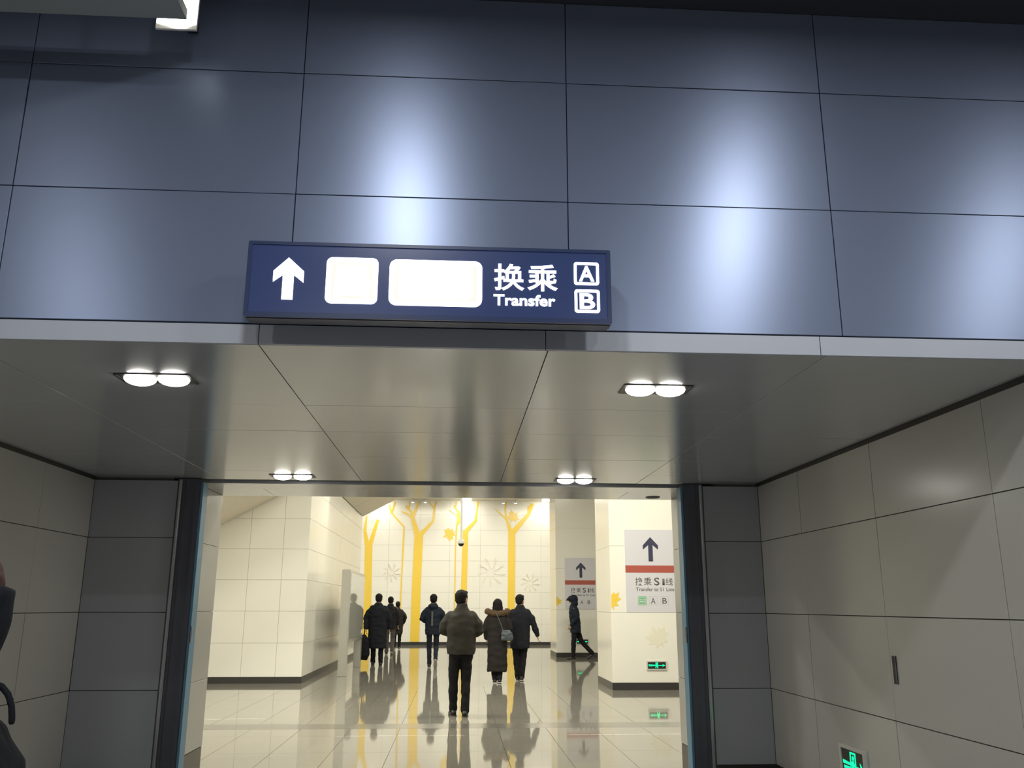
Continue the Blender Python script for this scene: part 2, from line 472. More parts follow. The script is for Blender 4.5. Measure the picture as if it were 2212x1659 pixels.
# left wall block (front face and side face of enamel panels)
XP, YP0, YP1 = -3.185, 19.30, 29.8
prow = [0.125, 0.803, 1.452, 2.10, 2.75, 3.40, 4.05, 4.70, 5.35, ZC]
lb = struct(box('wall_block_left', (-12.2, YP0 + 0.012, 0), (XP - 0.012, YP1 - 0.012, ZC), 'enamel_joint'))
panels(lb, (0, YP0, 0), (1, 0, 0), (0, 0, 1), [-8.8, -8.05, -7.33, -6.6, -5.87, -5.15, -4.44, -3.73, XP], prow, 'enamel', 'panel', 0.012, 0.005)
panels(lb, (XP, 0, 0), (0, 1, 0), (0, 0, 1), frange(YP0, YP1, 1.3), prow, 'enamel', 'panel', 0.012, 0.005, tilt=0.001)
panels(lb, (0, YP1, 0), (-1, 0, 0), (0, 0, 1), [-XP, 4.5, 5.8, 7.1, 8.4], prow, 'enamel', 'panel', 0.012, 0.005)
struct(box('baseboard_block_left', (-12.2, YP0 - 0.008, 0), (XP + 0.008, YP1 + 0.008, 0.125), 'baseboard_dark'))

# two pillars on the right
def pillar(name, x0, x1, y0, y1, rows):
    p = struct(box(name, (x0 + 0.012, y0 + 0.012, 0), (x1 - 0.012, y1 - 0.012, ZC), 'enamel_joint'))
    panels(p, (0, y0, 0), (1, 0, 0), (0, 0, 1), [x0, x1], rows, 'enamel', 'panel', 0.012, 0.004)
    panels(p, (0, y1, 0), (-1, 0, 0), (0, 0, 1), [-x1, -x0], rows, 'enamel', 'panel', 0.012, 0.004)
    panels(p, (x0, 0, 0), (0, -1, 0), (0, 0, 1), [-y1, -y0], rows, 'enamel', 'panel', 0.012, 0.004)
    panels(p, (x1, 0, 0), (0, 1, 0), (0, 0, 1), [y0, y1], rows, 'enamel', 'panel', 0.012, 0.004)
    box('baseboard', (x0 - 0.008, y0 - 0.008, 0), (x1 + 0.008, y1 + 0.008, 0.135), 'baseboard_dark', p)
    return p
pil_a = pillar('wall_pillar_near', 3.06, 4.76, 17.54, 19.30, [0.135, 1.455, 2.745, 4.035, 5.325, ZC])
pil_b = pillar('wall_pillar_far', 3.205, 4.90, 28.485, 30.25, [0.138, 1.455, 2.745, 4.035, 5.325, ZC])

# ================================================================== LAMPS
def soffit_lamp(x0, x1, y, label):
    """two round convex lamps side by side in a black recess"""
    r = empty('twin_downlight', ((x0 + x1) / 2, y, ZS))
    d = x1 - x0
    bm = bmesh.new()
    M = Matrix.Translation((0, 0, 0.0))
    ring_prism(bm, round_rect(-d / 2 - 0.090, -0.085, d / 2 + 0.090, 0.085, 0.012), round_rect(-d / 2 - 0.080, -0.075, d / 2 + 0.080, 0.075, 0.010), -0.004, M)
    link('frame', bm_mesh('frame', bm), 'lamp_black', r)
    bm = bmesh.new(); bm_box(bm, (-d / 2 - 0.082, -0.077, -0.003), (d / 2 + 0.082, 0.077, 0.0))
    link('recess', bm_mesh('recess', bm), 'lamp_black', r)
    for s in (-1, 1):
        bm = bmesh.new()
        bmesh.ops.create_uvsphere(bm, u_segments=24, v_segments=12, radius=0.0685, matrix=Matrix.Translation((s * d / 2, 0, -0.003)) @ Matrix.Scale(0.42, 4, (0, 0, 1)))
        bmesh.ops.delete(bm, geom=[v for v in bm.verts if v.co.z > -0.002], context='VERTS')
        link('lamp', bm_mesh('lamp', bm, True), 'lamp_glow', r)
    area_light('lamp_light', (0, 0, -0.045), 0.28, 0.12, SOFFIT_W, (1.0, 0.95, 0.86), r)
    tag(r, label, 'downlight', 'twin downlights in the passage ceiling')
soffit_lamp(-1.409, -1.264, 3.813, 'pair of round downlights in the passage ceiling, left pair near the sign')
soffit_lamp(0.833, 0.973, 3.846, 'pair of round downlights in the passage ceiling, right pair near the sign')
soffit_lamp(-1.355, -1.202, 6.80, 'small far pair of round downlights above the opening, left of the middle')
soffit_lamp(0.858, 1.003, 6.85, 'small far pair of round downlights above the opening, right of the middle')

def near_lamp(x, y, w=NEAR_W):
    r = empty('ceiling_downlight', (x, y, ZTOP))
    bm = bmesh.new(); disc_prism(bm, (0, 0, -0.03), 0.13, 0.06, n=24)
    link('housing', bm_mesh('housing', bm), 'lamp_black', r)
    bm = bmesh.new(); disc_prism(bm, (0, 0, -0.064), 0.11, 0.008, n=24)
    link('lens', bm_mesh('lens', bm), 'lamp_glow', r)
    area_light('lamp_light', (0, 0, -0.08), 0.22, 0.22, w, NEAR_COL, r)
    tag(r, 'unseen round black ceiling downlight in the dim near hall, above and behind the camera', 'downlight', 'downlights of the near hall')
for x, y, k in ((-0.36, 1.30, 0.85), (1.80, 1.25, 0.85), (3.90, 0.85, 0.85), (-3.17, -0.5, 1.0), (-1.2, -3.0, 1.4), (2.0, -3.0, 1.4)):  # the last two, behind the camera, are added as fill
    near_lamp(x, y, NEAR_W * k)

# ceiling plate with the floodlight behind its corner
cp = box('ceiling_plate', (-5.0, 2.05, 3.787), (-1.085, 3.0, 3.83), 'ceiling_plate')
tag(cp, 'flat grey suspended ceiling plate in the top left corner', 'ceiling plate')
box('hanger', (-1.9, 2.5, 3.83), (-1.88, 2.52, ZTOP), 'lamp_black', cp)
box('hanger', (-4.2, 2.5, 3.83), (-4.18, 2.52, ZTOP), 'lamp_black', cp)
fl = empty('floodlight', (-1.14, 3.09, 3.86))
def fl_lens():
    bm = bmesh.new()
    pts = [(-0.085, -0.040), (-0.045, -0.052), (0.0, -0.064), (0.030, -0.060), (0.050, -0.046), (0.068, -0.043), (0.068, 0.13), (-0.085, 0.13)]
    poly_prism(bm, pts, 0.002, FACE(0, -0.019, 0))
    return bm_mesh('lens', bm)
link('lens', fl_lens(), 'lamp_glow', fl)
box('housing', (-0.088, -0.019, -0.066), (0.071, -0.008, 0.15), 'lamp_white', fl)
box('bracket', (-0.02, -0.008, 0.04), (0.02, 0.155, 0.08), 'lamp_black', fl)
tag(fl, 'glowing white floodlight behind the corner of the ceiling plate', 'floodlight')

# hall ceiling lamps: long diffusers, unseen, put in to light the hall
def hall_lamp(x, y, w, power, label):
    r = empty('added_ceiling_lamp', (x, y, ZC))
    box('housing', (-w / 2 - 0.03, -0.18, -0.06), (w / 2 + 0.03, 0.18, 0), 'lamp_white', r)
    box('diffuser', (-w / 2, -0.15, -0.075), (w / 2, 0.15, -0.06), 'hall_glow', r)
    area_light('lamp_light', (0, 0, -0.09), w, 0.3, power, HALL_COL, r)
    tag(r, label, 'ceiling lamp', 'unseen lamps added to light the bright hall')
for x in (-6.5, -1.0, 3.4):
    for y, k in ((11.0, 0.6), (14.5, 2.4), (22.0, 1.5), (26.0, 1.4), (33.0, 2.0)):
        if x < -3.5 and 18.5 < y < 30.5: continue
        if x > 3 and y == 26.0: continue
        if x > 3 and y == 14.5: k = 1.9
        hall_lamp(x, y, 2.4, HALL_W * k, 'unseen long white lamp added on the ceiling to light the hall')

hall_lamp(-5.0, 12.6, 2.4, HALL_W * 1.35, 'unseen long white lamp added on the ceiling to light the hall')  # extra lamp, added only to brighten the front of the left block

# wall washers over the mural
def washer(x, y, label, power):
    r = empty('wall_washer', (x, y, ZC))
    box('housing', (-0.22, -0.10, -0.05), (0.22, 0.10, 0), 'lamp_white', r)
    bm = bmesh.new(); disc_prism(bm, (0, 0, -0.07), 0.20, 0.05, n=20, r2=0.22)
    link('lens', bm_mesh('lens', bm), 'hall_glow', r)
    area_light('lamp_light', (0, 0.0, -0.11), 0.4, 0.3, power, (1.0, 0.95, 0.84), r, rot=(math.radians(25), 0, 0))
    tag(r, label, 'wall lamp', 'lamps along the top of the mural wall')
washer(0.38, 36.45, 'bright round lamp at the top of the mural wall, above the hanging camera', WASH_W)
washer(-3.25, 36.45, 'bright lamp at the top of the mural wall beside the sloping stair panel', WASH_W)
washer(3.75, 36.45, 'bright lamp at the top right end of the mural wall', WASH_W)
def twin_spot(x, y, label):
    r = empty('twin_spot', (x, y, ZC))
    box('bar', (-0.30, -0.03, -0.03), (0.30, 0.03, 0), 'lamp_white', r)
    for s in (-1, 1):
        bm = bmesh.new(); disc_prism(bm, (s * 0.26, 0, -0.09), 0.07, 0.12, n=16)
        o = link('spot', bm_mesh('spot', bm), 'lamp_white', r)
        bm = bmesh.new(); disc_prism(bm, (s * 0.26, 0, -0.153), 0.055, 0.008, n=16)
        link('lens', bm_mesh('lens', bm), 'hall_glow', o)
    tag(r, label, 'spotlight', 'twin spots above the mural')
twin_spot(-1.61, 36.8, 'small twin spotlight above the wide tree in the middle of the mural')
twin_spot(2.2, 36.8, 'small twin spotlight above the tree at the right of the mural')

# ================================================================== STAIR UNDERSIDES
def stair_soffit(name, x0, z0, x1, y0, y1, ys, label):
    ang = math.atan2(0.54, 1.0)
    U = Vector((math.cos(ang), 0, math.sin(ang))); L = (x1 - x0) / math.cos(ang)
    N = Vector((-math.sin(ang), 0, math.cos(ang)))
    bm = bmesh.new()
    a = Vector((x0, 0, z0)) + N * 0.03; t = N * 0.15
    q = [a, a + U * L, a + U * L + t, a + t]
    v0 = [bm.verts.new((p.x, y0, p.z)) for p in q]; v1 = [bm.verts.new((p.x, y1, p.z)) for p in q]
    bm.faces.new(v0); bm.faces.new(v1[::-1])
    for i in range(4): bm.faces.new((v0[i], v1[i], v1[(i + 1) % 4], v0[(i + 1) % 4]))
    o = link(name, bm_mesh(name, bm), 'stair_joint')
    panels(o, (x0, 0, z0), U, (0, -1, 0), [0.0, L], [-y for y in reversed(ys)], 'stair_soffit', 'panel', 0.03, 0.05)
    tag(o, label, 'stair underside', 'sloping stair undersides')
    o['kind'] = 'structure'
stair_soffit('ceiling_stair_left', -8.2, 1.56 + 0.01, -3.4, 16.8, 19.29, [16.8, 19.29], 'sloping cream stair underside above the front of the left wall block')
stair_soffit('ceiling_stair_right', XP + 0.005, 4.47, -0.9, 22.0, 29.8, [22.0, 24.4, 27.06, 29.8], 'sloping cream stair underside beside the mural, joined to the left wall block')

# ================================================================== OVERHEAD SIGN
def overhead_sign():
    X0, X1, Z0, Z1, YS = -0.793, 0.566, 2.598, 2.896, 3.065
    r = empty('overhead_sign', ((X0 + X1) / 2, 3.15, Z0))
    ox, oy, oz = r.location
    def F(dy=0.0): return FACE(-ox, YS - oy - dy, -oz)
    bm = bmesh.new(); bm_box(bm, (X0 - ox, YS + 0.004 - oy, 0), (X1 - ox, 0.0, Z1 - Z0))
    bmesh.ops.bevel(bm, geom=list(bm.edges), offset=0.008, segments=3, affect='EDGES')
    link('box', bm_mesh('box', bm), 'sign_frame', r)
    bm = bmesh.new()
    ring_prism(bm, round_rect(X0 + 0.001, Z0 + 0.001, X1 - 0.001, Z1 - 0.001, 0.006), round_rect(X0 + 0.016, Z0 + 0.020, X1 - 0.016, Z1 - 0.014, 0.004), 0.010, F(-0.004))
    link('frame', bm_mesh('frame', bm), 'sign_frame', r)
    face = box('face', (X0 + 0.012 - ox, YS - oy - 0.001, 0.014), (X1 - 0.012 - ox, YS + 0.004 - oy, Z1 - Z0 - 0.012), 'sign_navy', r)
    box('bracket', (-0.5, 0.0, 0.05), (-0.46, 0.105, 0.25), 'sign_frame', r)
    box('bracket', (0.46, 0.0, 0.05), (0.50, 0.105, 0.25), 'sign_frame', r)
    # arrow
    bm = bmesh.new()
    poly_prism(bm, [(-0.641, 2.832), (-0.583, 2.779), (-0.583, 2.735), (-0.619, 2.764), (-0.619, 2.668), (-0.659, 2.668), (-0.659, 2.764), (-0.694, 2.736), (-0.694, 2.779)], 0.003, F(0.001))
    link('arrow', bm_mesh('arrow', bm), 'sign_white', r)
    # square pictogram plate and long plate
    for nm, a, b, c, d, rad in (('pictogram_plate', -0.501, 2.657, -0.310, 2.838, 0.022), ('line_plate', -0.268, 2.655, 0.078, 2.836, 0.028)):
        bm = bmesh.new(); ring_prism(bm, round_rect(a, b, c, d, rad), round_rect(a + 0.020, b + 0.020, c - 0.020, d - 0.020, 0.008), 0.003, F(0.001))
        p = link(nm, bm_mesh(nm, bm), 'sign_white', r)
        bm = bmesh.new(); poly_prism(bm, round_rect(a + 0.0202, b + 0.0202, c - 0.0202, d - 0.0202, 0.008), 0.0025, F(0.001))
        link('plate_inner', bm_mesh('plate_inner', bm), 'sign_warm', p)
        bm = bmesh.new()
        if nm == 'line_plate':
            poly_prism(bm, round_rect(a + 0.036, b + 0.028, c - 0.036, d - 0.024, 0.02), 0.001, F(0.0035))
        else:
            poly_prism(bm, [(a + 0.040, d - 0.030), (a + 0.030, b + 0.060), (a + 0.034, b + 0.024), (a + 0.070, b + 0.032), (c - 0.070, b + 0.032), (c - 0.034, b + 0.024), (c - 0.030, b + 0.060), (c - 0.040, d - 0.030)], 0.001, F(0.0035))
        link('pictogram', bm_mesh('pictogram', bm), 'sign_white', p)
    # lettering
    for s, x, z, w, h, bold in (('\u6362', 0.123, 2.724, 0.113, 0.106, 0.012), ('\u4e58', 0.249, 2.724, 0.113, 0.106, 0.012), ('Transfer', 0.121, 2.664, 0.232, 0.044, 0.022)):
        o = link('lettering', text_mesh('lettering', s, w, h, 0.003, bold), 'sign_white', r)
        place_on(o, F(0.001) @ Matrix.Translation((x, z, 0)))
    for s, x0, z0, x1, z1 in (('A', 0.425, 2.753, 0.520, 2.844), ('B', 0.426, 2.643, 0.521, 2.734)):
        bm = bmesh.new(); ring_prism(bm, round_rect(x0, z0, x1, z1, 0.010), round_rect(x0 + 0.010, z0 + 0.010, x1 - 0.010, z1 - 0.010, 0.004), 0.003, F(0.001))
        p = link('letter_box', bm_mesh('letter_box', bm), 'sign_white', r)
        o = link('lettering', text_mesh('lettering', s, 0.058, 0.062, 0.003, 0.02), 'sign_white', p)
        place_on(o, F(0.001) @ Matrix.Translation((x0 + 0.019, z0 + 0.0145, 0)))
    tag(r, 'navy backlit overhead sign with white arrow, Chinese lettering, Transfer, A and B', 'sign')
overhead_sign()

# ================================================================== WALL SIGNS ON PILLARS
def pillar_sign(x, y, z, label):
    """board 0.985 x 1.61 m, lower left corner at x, z"""
    W, H = 0.985, 1.612
    r = empty('direction_sign', (x + W / 2, y, z))
    def F(d=0.0): return FACE(-W / 2, -0.006 - d, 0)
    box('board', (-W / 2, -0.006, 0), (W / 2, 0.0, H), 'sign_board', r)
    bm = bmesh.new()
    cx = 0.52
    poly_prism(bm, [(cx, 1.465), (cx + 0.155, 1.30), (cx + 0.155, 1.215), (cx + 0.045, 1.305), (cx + 0.045, 0.985), (cx - 0.045, 0.985), (cx - 0.045, 1.305), (cx - 0.155, 1.215), (cx - 0.155, 1.30)], 0.002, F())
    link('arrow', bm_mesh('arrow', bm), 'sign_ink', r)
    bm = bmesh.new(); poly_prism(bm, [(0, 0.765), (W, 0.765), (W, 0.905), (0, 0.905)], 0.002, F())
    link('band', bm_mesh('band', bm), 'sign_red', r)
    for s, px, pz, w, h, bold in (('\u6362', 0.19, 0.515, 0.15, 0.155, 0.004), ('\u4e58', 0.365, 0.515, 0.15, 0.155, 0.004), ('S', 0.57, 0.515, 0.105, 0.155, 0.018), ('1', 0.735, 0.52, 0.045, 0.13, 0.01), ('\u7ebf', 0.80, 0.515, 0.145, 0.15, 0.004), ('Transfer to S1 Line', 0.20, 0.405, 0.77, 0.072, 0.006)):
        o = link('lettering', text_mesh('lettering', s, w, h, 0.002, bold), 'sign_greytext', r)
        place_on(o, F() @ Matrix.Translation((px, pz, 0)))
    bm = bmesh.new(); poly_prism(bm, round_rect(0.235, 0.135, 0.405, 0.305, 0.02), 0.002, F())
    g = link('green_plate', bm_mesh('green_plate', bm), 'sign_green', r)
    bm = bmesh.new(); ring_prism(bm, round_rect(0.247, 0.147, 0.393, 0.293, 0.015), round_rect(0.256, 0.156, 0.384, 0.284, 0.012), 0.001, F(0.002))
    poly_prism(bm, [(0.268, 0.258), (0.285, 0.244), (0.355, 0.244), (0.372, 0.258), (0.372, 0.226), (0.355, 0.232), (0.285, 0.232), (0.268, 0.226)], 0.001, F(0.002))
    poly_prism(bm, round_rect(0.268, 0.190, 0.372, 0.212, 0.008), 0.001, F(0.002))
    link('pictogram', bm_mesh('pictogram', bm), 'sign_board', g)
    for s, a in (('A', 0.455), ('B', 0.685)):
        bm = bmesh.new(); ring_prism(bm, round_rect(a, 0.135, a + 0.165, 0.305, 0.01), round_rect(a + 0.008, 0.143, a + 0.157, 0.297, 0.006), 0.001, F())
        p = link('letter_box', bm_mesh('letter_box', bm), 'sign_lightline', r)
        o = link('lettering', text_mesh('lettering', s, 0.09, 0.11, 0.002, 0.006), 'sign_greytext', p)
        place_on(o, F() @ Matrix.Translation((a + 0.037, 0.165, 0)))
    tag(r, label, 'sign', 'white direction signs on the pillars')
pillar_sign(3.370, 17.54, 1.457, 'large white transfer direction sign with red band on the nearer pillar')
pillar_sign(3.497, 28.485, 1.467, 'white transfer direction sign with red band on the shaded farther pillar')

# exit signs
def exit_sign(M, W, H, label, frame=True):
    r = empty('exit_sign'); r.matrix_world = M
    bm = bmesh.new(); ring_prism(bm, round_rect(-W / 2, -H / 2, W / 2, H / 2, 0.008), round_rect(-W / 2 + 0.022, -H / 2 + 0.022, W / 2 - 0.022, H / 2 - 0.022, 0.004), 0.02, Matrix.Identity(4))
    link('frame', bm_mesh('frame', bm), 'exit_frame', r)
    bm = bmesh.new(); bm_box(bm, (-W / 2 + 0.021, -H / 2 + 0.021, 0), (W / 2 - 0.021, H / 2 - 0.021, 0.012))
    link('screen', bm_mesh('screen', bm), 'exit_black', r)
    I = Matrix.Translation((0, 0, 0.012))
    h = H / 2 - 0.03
    bm = bmesh.new()
    def q(*p): poly_prism(bm, [(a * h, b * h) for a, b in p], 0.002, I)
    # doorway
    q((-0.42, -0.95), (-0.30, -0.95), (-0.30, 0.95), (-0.42, 0.95)); q((0.34, -0.95), (0.46, -0.95), (0.46, 0.95), (0.34, 0.95)); q((-0.30, 0.83), (0.34, 0.83), (0.34, 0.95), (-0.30, 0.95))
    # running figure
    q(*[(0.05 + 0.15 * math.cos(t), 0.58 + 0.15 * math.sin(t)) for t in [k * math.pi / 5 for k in range(10)]])
    q((-0.10, 0.38), (0.14, 0.40), (0.10, -0.14), (-0.14, -0.12))
    q((0.10, 0.36), (0.36, 0.06), (0.30, -0.02), (0.04, 0.24)); q((-0.08, 0.36), (-0.34, 0.22), (-0.30, 0.08), (-0.08, 0.20))
    q((0.10, -0.10), (0.32, -0.42), (0.20, -0.80), (0.08, -0.80), (0.16, -0.44), (-0.06, -0.12)); q((-0.14, -0.10), (-0.28, -0.48), (-0.56, -0.52), (-0.56, -0.66), (-0.20, -0.62), (0.02, -0.12))
    link('running_figure', bm_mesh('running_figure', bm), 'exit_glow', r)
    bm = bmesh.new()
    e = (W / 2 - 0.03) / h
    q((0.55, 0.10), (e * 0.72, 0.10), (e * 0.66, 0.42), (e * 0.98, 0.0), (e * 0.66, -0.42), (e * 0.72, -0.10), (0.55, -0.10))
    link('arrow', bm_mesh('arrow', bm), 'exit_glow', r)
    bm = bmesh.new()
    q((-e * 0.96, 0.30), (-0.52, 0.22), (-0.52, 0.06), (-e * 0.96, 0.06)); q((-e * 0.90, -0.06), (-0.52, -0.06), (-0.52, -0.18), (-e * 0.90, -0.26))
    link('speed_lines', bm_mesh('speed_lines', bm), 'exit_glow', r)
    tag(r, label, 'exit sign', 'green emergency exit signs')
exit_sign(FACE(3.931, 17.54, 0.455), 0.40, 0.17, 'green running figure exit sign low on the nearer pillar')
exit_sign(FACE(4.03, 28.485, 0.475), 0.40, 0.17, 'green running figure exit sign low on the farther pillar behind the hooded person')
# near one on the right passage wall (faces -x)
MX = Matrix(((0, 0, -1, XR), (-1, 0, 0, 5.59), (0, 1, 0, 0.625), (0, 0, 0, 1)))
exit_sign(MX, 0.35, 0.235, 'green exit sign low on the right passage wall, cut by the picture edge')

# pull slot in the right wall
ps = empty('door_pull', (XR, 4.956, 1.235))
box('plate', (-0.004, -0.022, -0.075), (0.0, 0.022, 0.075), 'slot_black', ps)
box('rim', (-0.007, -0.022, -0.075), (-0.003, -0.014, 0.075), 'frame_steel', ps)
tag(ps, 'narrow black vertical pull slot in the right passage wall', 'pull slot')

# ================================================================== MURAL
YM = YF - 0.003
DEPTH = [0.004]
def stroke(bm, pts, ws):
    """flat tapered stroke on the mural wall, points (x, z)"""
    def nd():
        DEPTH[0] = 0.004 + (DEPTH[0] - 0.004 + 0.0007) % 0.02
        return DEPTH[0]
    for i in range(len(pts) - 1):
        a, b = Vector(pts[i]), Vector(pts[i + 1])
        d = (b - a).normalized(); n = Vector((-d.y, d.x))
        w0, w1 = ws[i] / 2, ws[i + 1] / 2
        poly_prism(bm, [tuple(a - n * w0), tuple(b - n * w1), tuple(b + n * w1), tuple(a + n * w0)], nd(), FACE(0, YM, 0))
        if i > 0:
            poly_prism(bm, [(a.x + w0 * math.cos(t), a.y + w0 * math.sin(t)) for t in [k * math.pi / 6 for k in range(12)]], nd(), FACE(0, YM, 0))
MURAL = [
    ('yellow mural tree with a plain fork, nearest to the light box', [
        [(-3.646, 0.13, 0.322), (-3.621, 1.344, 0.314), (-3.676, 4.115, 0.314)],
        [(-3.737, 4.036, 0.196), (-3.857, 4.593, 0.126), (-3.804, 5.229, 0.055)],
        [(-3.617, 4.036, 0.196), (-3.478, 4.556, 0.149), (-3.33, 5.079, 0.126)],
    ]),
    ('thin bent yellow mural trunk left of the wide tree', [
        [(-2.28, 0.13, 0.055), (-2.257, 2.703, 0.055), (-2.226, 4.786, 0.063), (-2.775, 5.359, 0.055)],
        [(-2.763, 5.347, 0.086), (-2.885, 5.691, 0.047)],
        [(-2.763, 5.347, 0.071), (-2.639, 5.848, 0.063)],
    ]),
    ('widest yellow mural tree with many branches', [
        [(-1.646, 0.13, 0.373), (-1.639, 2.315, 0.365), (-1.595, 4.53, 0.361)],
        [(-1.654, 4.449, 0.243), (-1.886, 5.172, 0.157), (-1.742, 5.539, 0.102), (-1.601, 5.866, 0.059)],
        [(-1.877, 5.152, 0.118), (-2.073, 5.312, 0.086), (-2.373, 5.435, 0.024)],
        [(-1.849, 5.314, 0.11), (-2.185, 5.657, 0.078)],
        [(-2.06, 5.556, 0.063), (-2.008, 5.842, 0.039)],
        [(-1.533, 4.45, 0.196), (-1.009, 5.026, 0.102), (-0.97, 5.607, 0.094), (-0.887, 5.873, 0.055)],
        [(-0.973, 5.546, 0.063), (-1.193, 5.85, 0.02)],
    ]),
    ('yellow mural tree behind the man in olive, with a thin second trunk', [
        [(0.313, 0.13, 0.251), (0.332, 2.127, 0.251), (0.369, 4.665, 0.228)],
        [(0.362, 4.584, 0.18), (0.784, 5.053, 0.11), (0.839, 5.521, 0.063), (0.896, 5.882, 0.086)],
        [(-0.081, 0.13, 0.047), (-0.047, 1.428, 0.047), (-0.04, 3.9, 0.047), (-0.009, 4.844, 0.063), (0.078, 5.027, 0.173), (0.07, 5.453, 0.11)],
        [(0.075, 5.209, 0.055), (-0.348, 5.511, 0.016)],
        [(0.072, 5.372, 0.086), (-0.126, 5.696, 0.055)],
        [(-0.063, 5.615, 0.055), (-0.027, 5.861, 0.039)],
    ]),
    ('yellow mural tree nearest the pillars, with a hand-like branch', [
        [(2.301, 0.13, 0.306), (2.315, 2.329, 0.29), (2.329, 4.741, 0.282)],
        [(2.281, 4.599, 0.18), (2.115, 5.125, 0.102), (1.909, 5.306, 0.063), (1.578, 5.601, 0.016)],
        [(2.123, 5.125, 0.102), (2.039, 5.532, 0.071), (2.083, 5.869, 0.071)],
        [(2.354, 4.559, 0.235), (3.062, 5.377, 0.149), (3.195, 5.809, 0.157)],
        [(3.041, 5.398, 0.071), (3.029, 5.705, 0.047)],
    ]),
]
for label, strokes in MURAL:
    bm = bmesh.new()
    for s in strokes:
        stroke(bm, [(p[0], p[1]) for p in s], [p[2] for p in s])
    o = link('mural_tree', bm_mesh('mural_tree', bm), 'mural_yellow')
    tag(o, label, 'mural tree', 'yellow trees of the mural')

LEAF = [(0.0, -0.5), (0.05, -0.28), (0.28, -0.34), (0.22, -0.16), (0.48, -0.06), (0.36, 0.04), (0.46, 0.26), (0.26, 0.22), (0.20, 0.34), (0.08, 0.20), (0.06, 0.36), (0.0, 0.52), (-0.10, 0.34), (-0.08, 0.18), (-0.22, 0.34), (-0.26, 0.22), (-0.46, 0.26), (-0.36, 0.04), (-0.48, -0.06), (-0.22, -0.16), (-0.28, -0.34), (-0.05, -0.28)]
def leaf(name, M, size, rot, m, label, group, half=None):
    c, s = math.cos(rot), math.sin(rot)
    pts = [(size * (c * x - s * y), size * (s * x + c * y)) for x, y in LEAF]
    if half is not None:
        pts = [(max(x, half), y) for x, y in pts]
        pts = [p for i, p in enumerate(pts) if p[0] > half or pts[i - 1][0] > half or pts[(i + 1) % len(pts)][0] > half]
    bm = bmesh.new(); poly_prism(bm, pts, 0.003, M)
    o = link(name, bm_mesh(name, bm), m)
    tag(o, label, 'leaf motif', group)
leaf('leaf_motif', FACE(-0.30, YM, 4.50) , 0.60, 2.0, 'mural_yellow', 'yellow maple leaf motif beside the thin trunk in the middle of the mural', 'yellow leaf motifs')
leaf('leaf_motif', FACE(2.37, YM, 5.25) , 0.56, -0.9, 'mural_yellow', 'yellow maple leaf motif between the branches of the right mural tree', 'yellow leaf motifs')
leaf('leaf_motif', FACE(3.07, 17.54, 1.685), 0.42, 0.25, 'mural_yellow', 'yellow half leaf motif at the left edge of the nearer pillar', 'yellow leaf motifs', 0.0)
leaf('leaf_motif', FACE(3.215, 28.485, 1.70), 0.36, -0.2, 'mural_yellow', 'small yellow half leaf motif at the left edge of the farther pillar', 'yellow leaf motifs', 0.0)
leaf('leaf_motif', FACE(3.98, 17.54, 0.98), 0.48, 0.5, 'mural_faint', 'faint pale leaf motif under the sign of the nearer pillar', 'pale leaf motifs')
def pale_leaf(x, z, size, label):
    bm = bmesh.new()
    for k in range(9):
        a = math.radians(-60 + 40 * k)
        p0 = (x + 0.12 * size * math.cos(a), z + 0.12 * size * math.sin(a)); p1 = (x + 0.48 * size * math.cos(a + 0.1), z + 0.48 * size * math.sin(a + 0.1))
        stroke(bm, [p0, p1], [0.03, 0.012])
        for f in (0.5, 0.75):
            q = (p0[0] + (p1[0] - p0[0]) * f, p0[1] + (p1[1] - p0[1]) * f)
            stroke(bm, [q, (q[0] + 0.14 * size * math.cos(a + 0.7), q[1] + 0.14 * size * math.sin(a + 0.7))], [0.02, 0.008])
    o = link('leaf_motif', bm_mesh('leaf_motif', bm), 'mural_faint')
    tag(o, label, 'leaf motif', 'pale leaf motifs')
pale_leaf(-2.68, 2.9, 0.72, 'faint pale leaf outline on the mural wall left of the wide tree')
pale_leaf(1.45, 2.93, 1.2, 'faint pale leaf outline on the mural wall between the two right trees')
pale_leaf(3.1, 2.5, 0.8, 'faint pale leaf outline on the mural wall at its right end')

# ================================================================== LIGHT BOX AND CAMERA
def light_box():
    x0, x1, y0, y1 = -2.66, -2.46, 20.98, 24.4
    r = empty('light_box', (x0, y0, 0))
    def B(n, a, b, m, bev=0.0): return box(n, tuple(Vector(a) - r.location), tuple(Vector(b) - r.location), m, r, bev)
    B('post', (x0, y0, 0), (x1, y0 + 0.16, 2.39), 'lightbox_metal', 0.01)
    B('post', (x0, y1 - 0.30, 0), (x1 - 0.02, y1, 0.72), 'lightbox_metal', 0.01)
    B('cabinet', (x0 + 0.01, y0 + 0.16, 0.72), (x1 - 0.012, y1, 2.385), 'lightbox_metal', 0.008)
    B('screen', (x1 - 0.014, y0 + 0.24, 0.80), (x1 - 0.006, y1 - 0.08, 2.31), 'lightbox_glass')
    B('screen', (x0 + 0.004, y0 + 0.24, 0.80), (x0 + 0.012, y1 - 0.08, 2.31), 'lightbox_glass')
    tag(r, 'grey freestanding light box on two posts beside the left wall block', 'light box')
light_box()

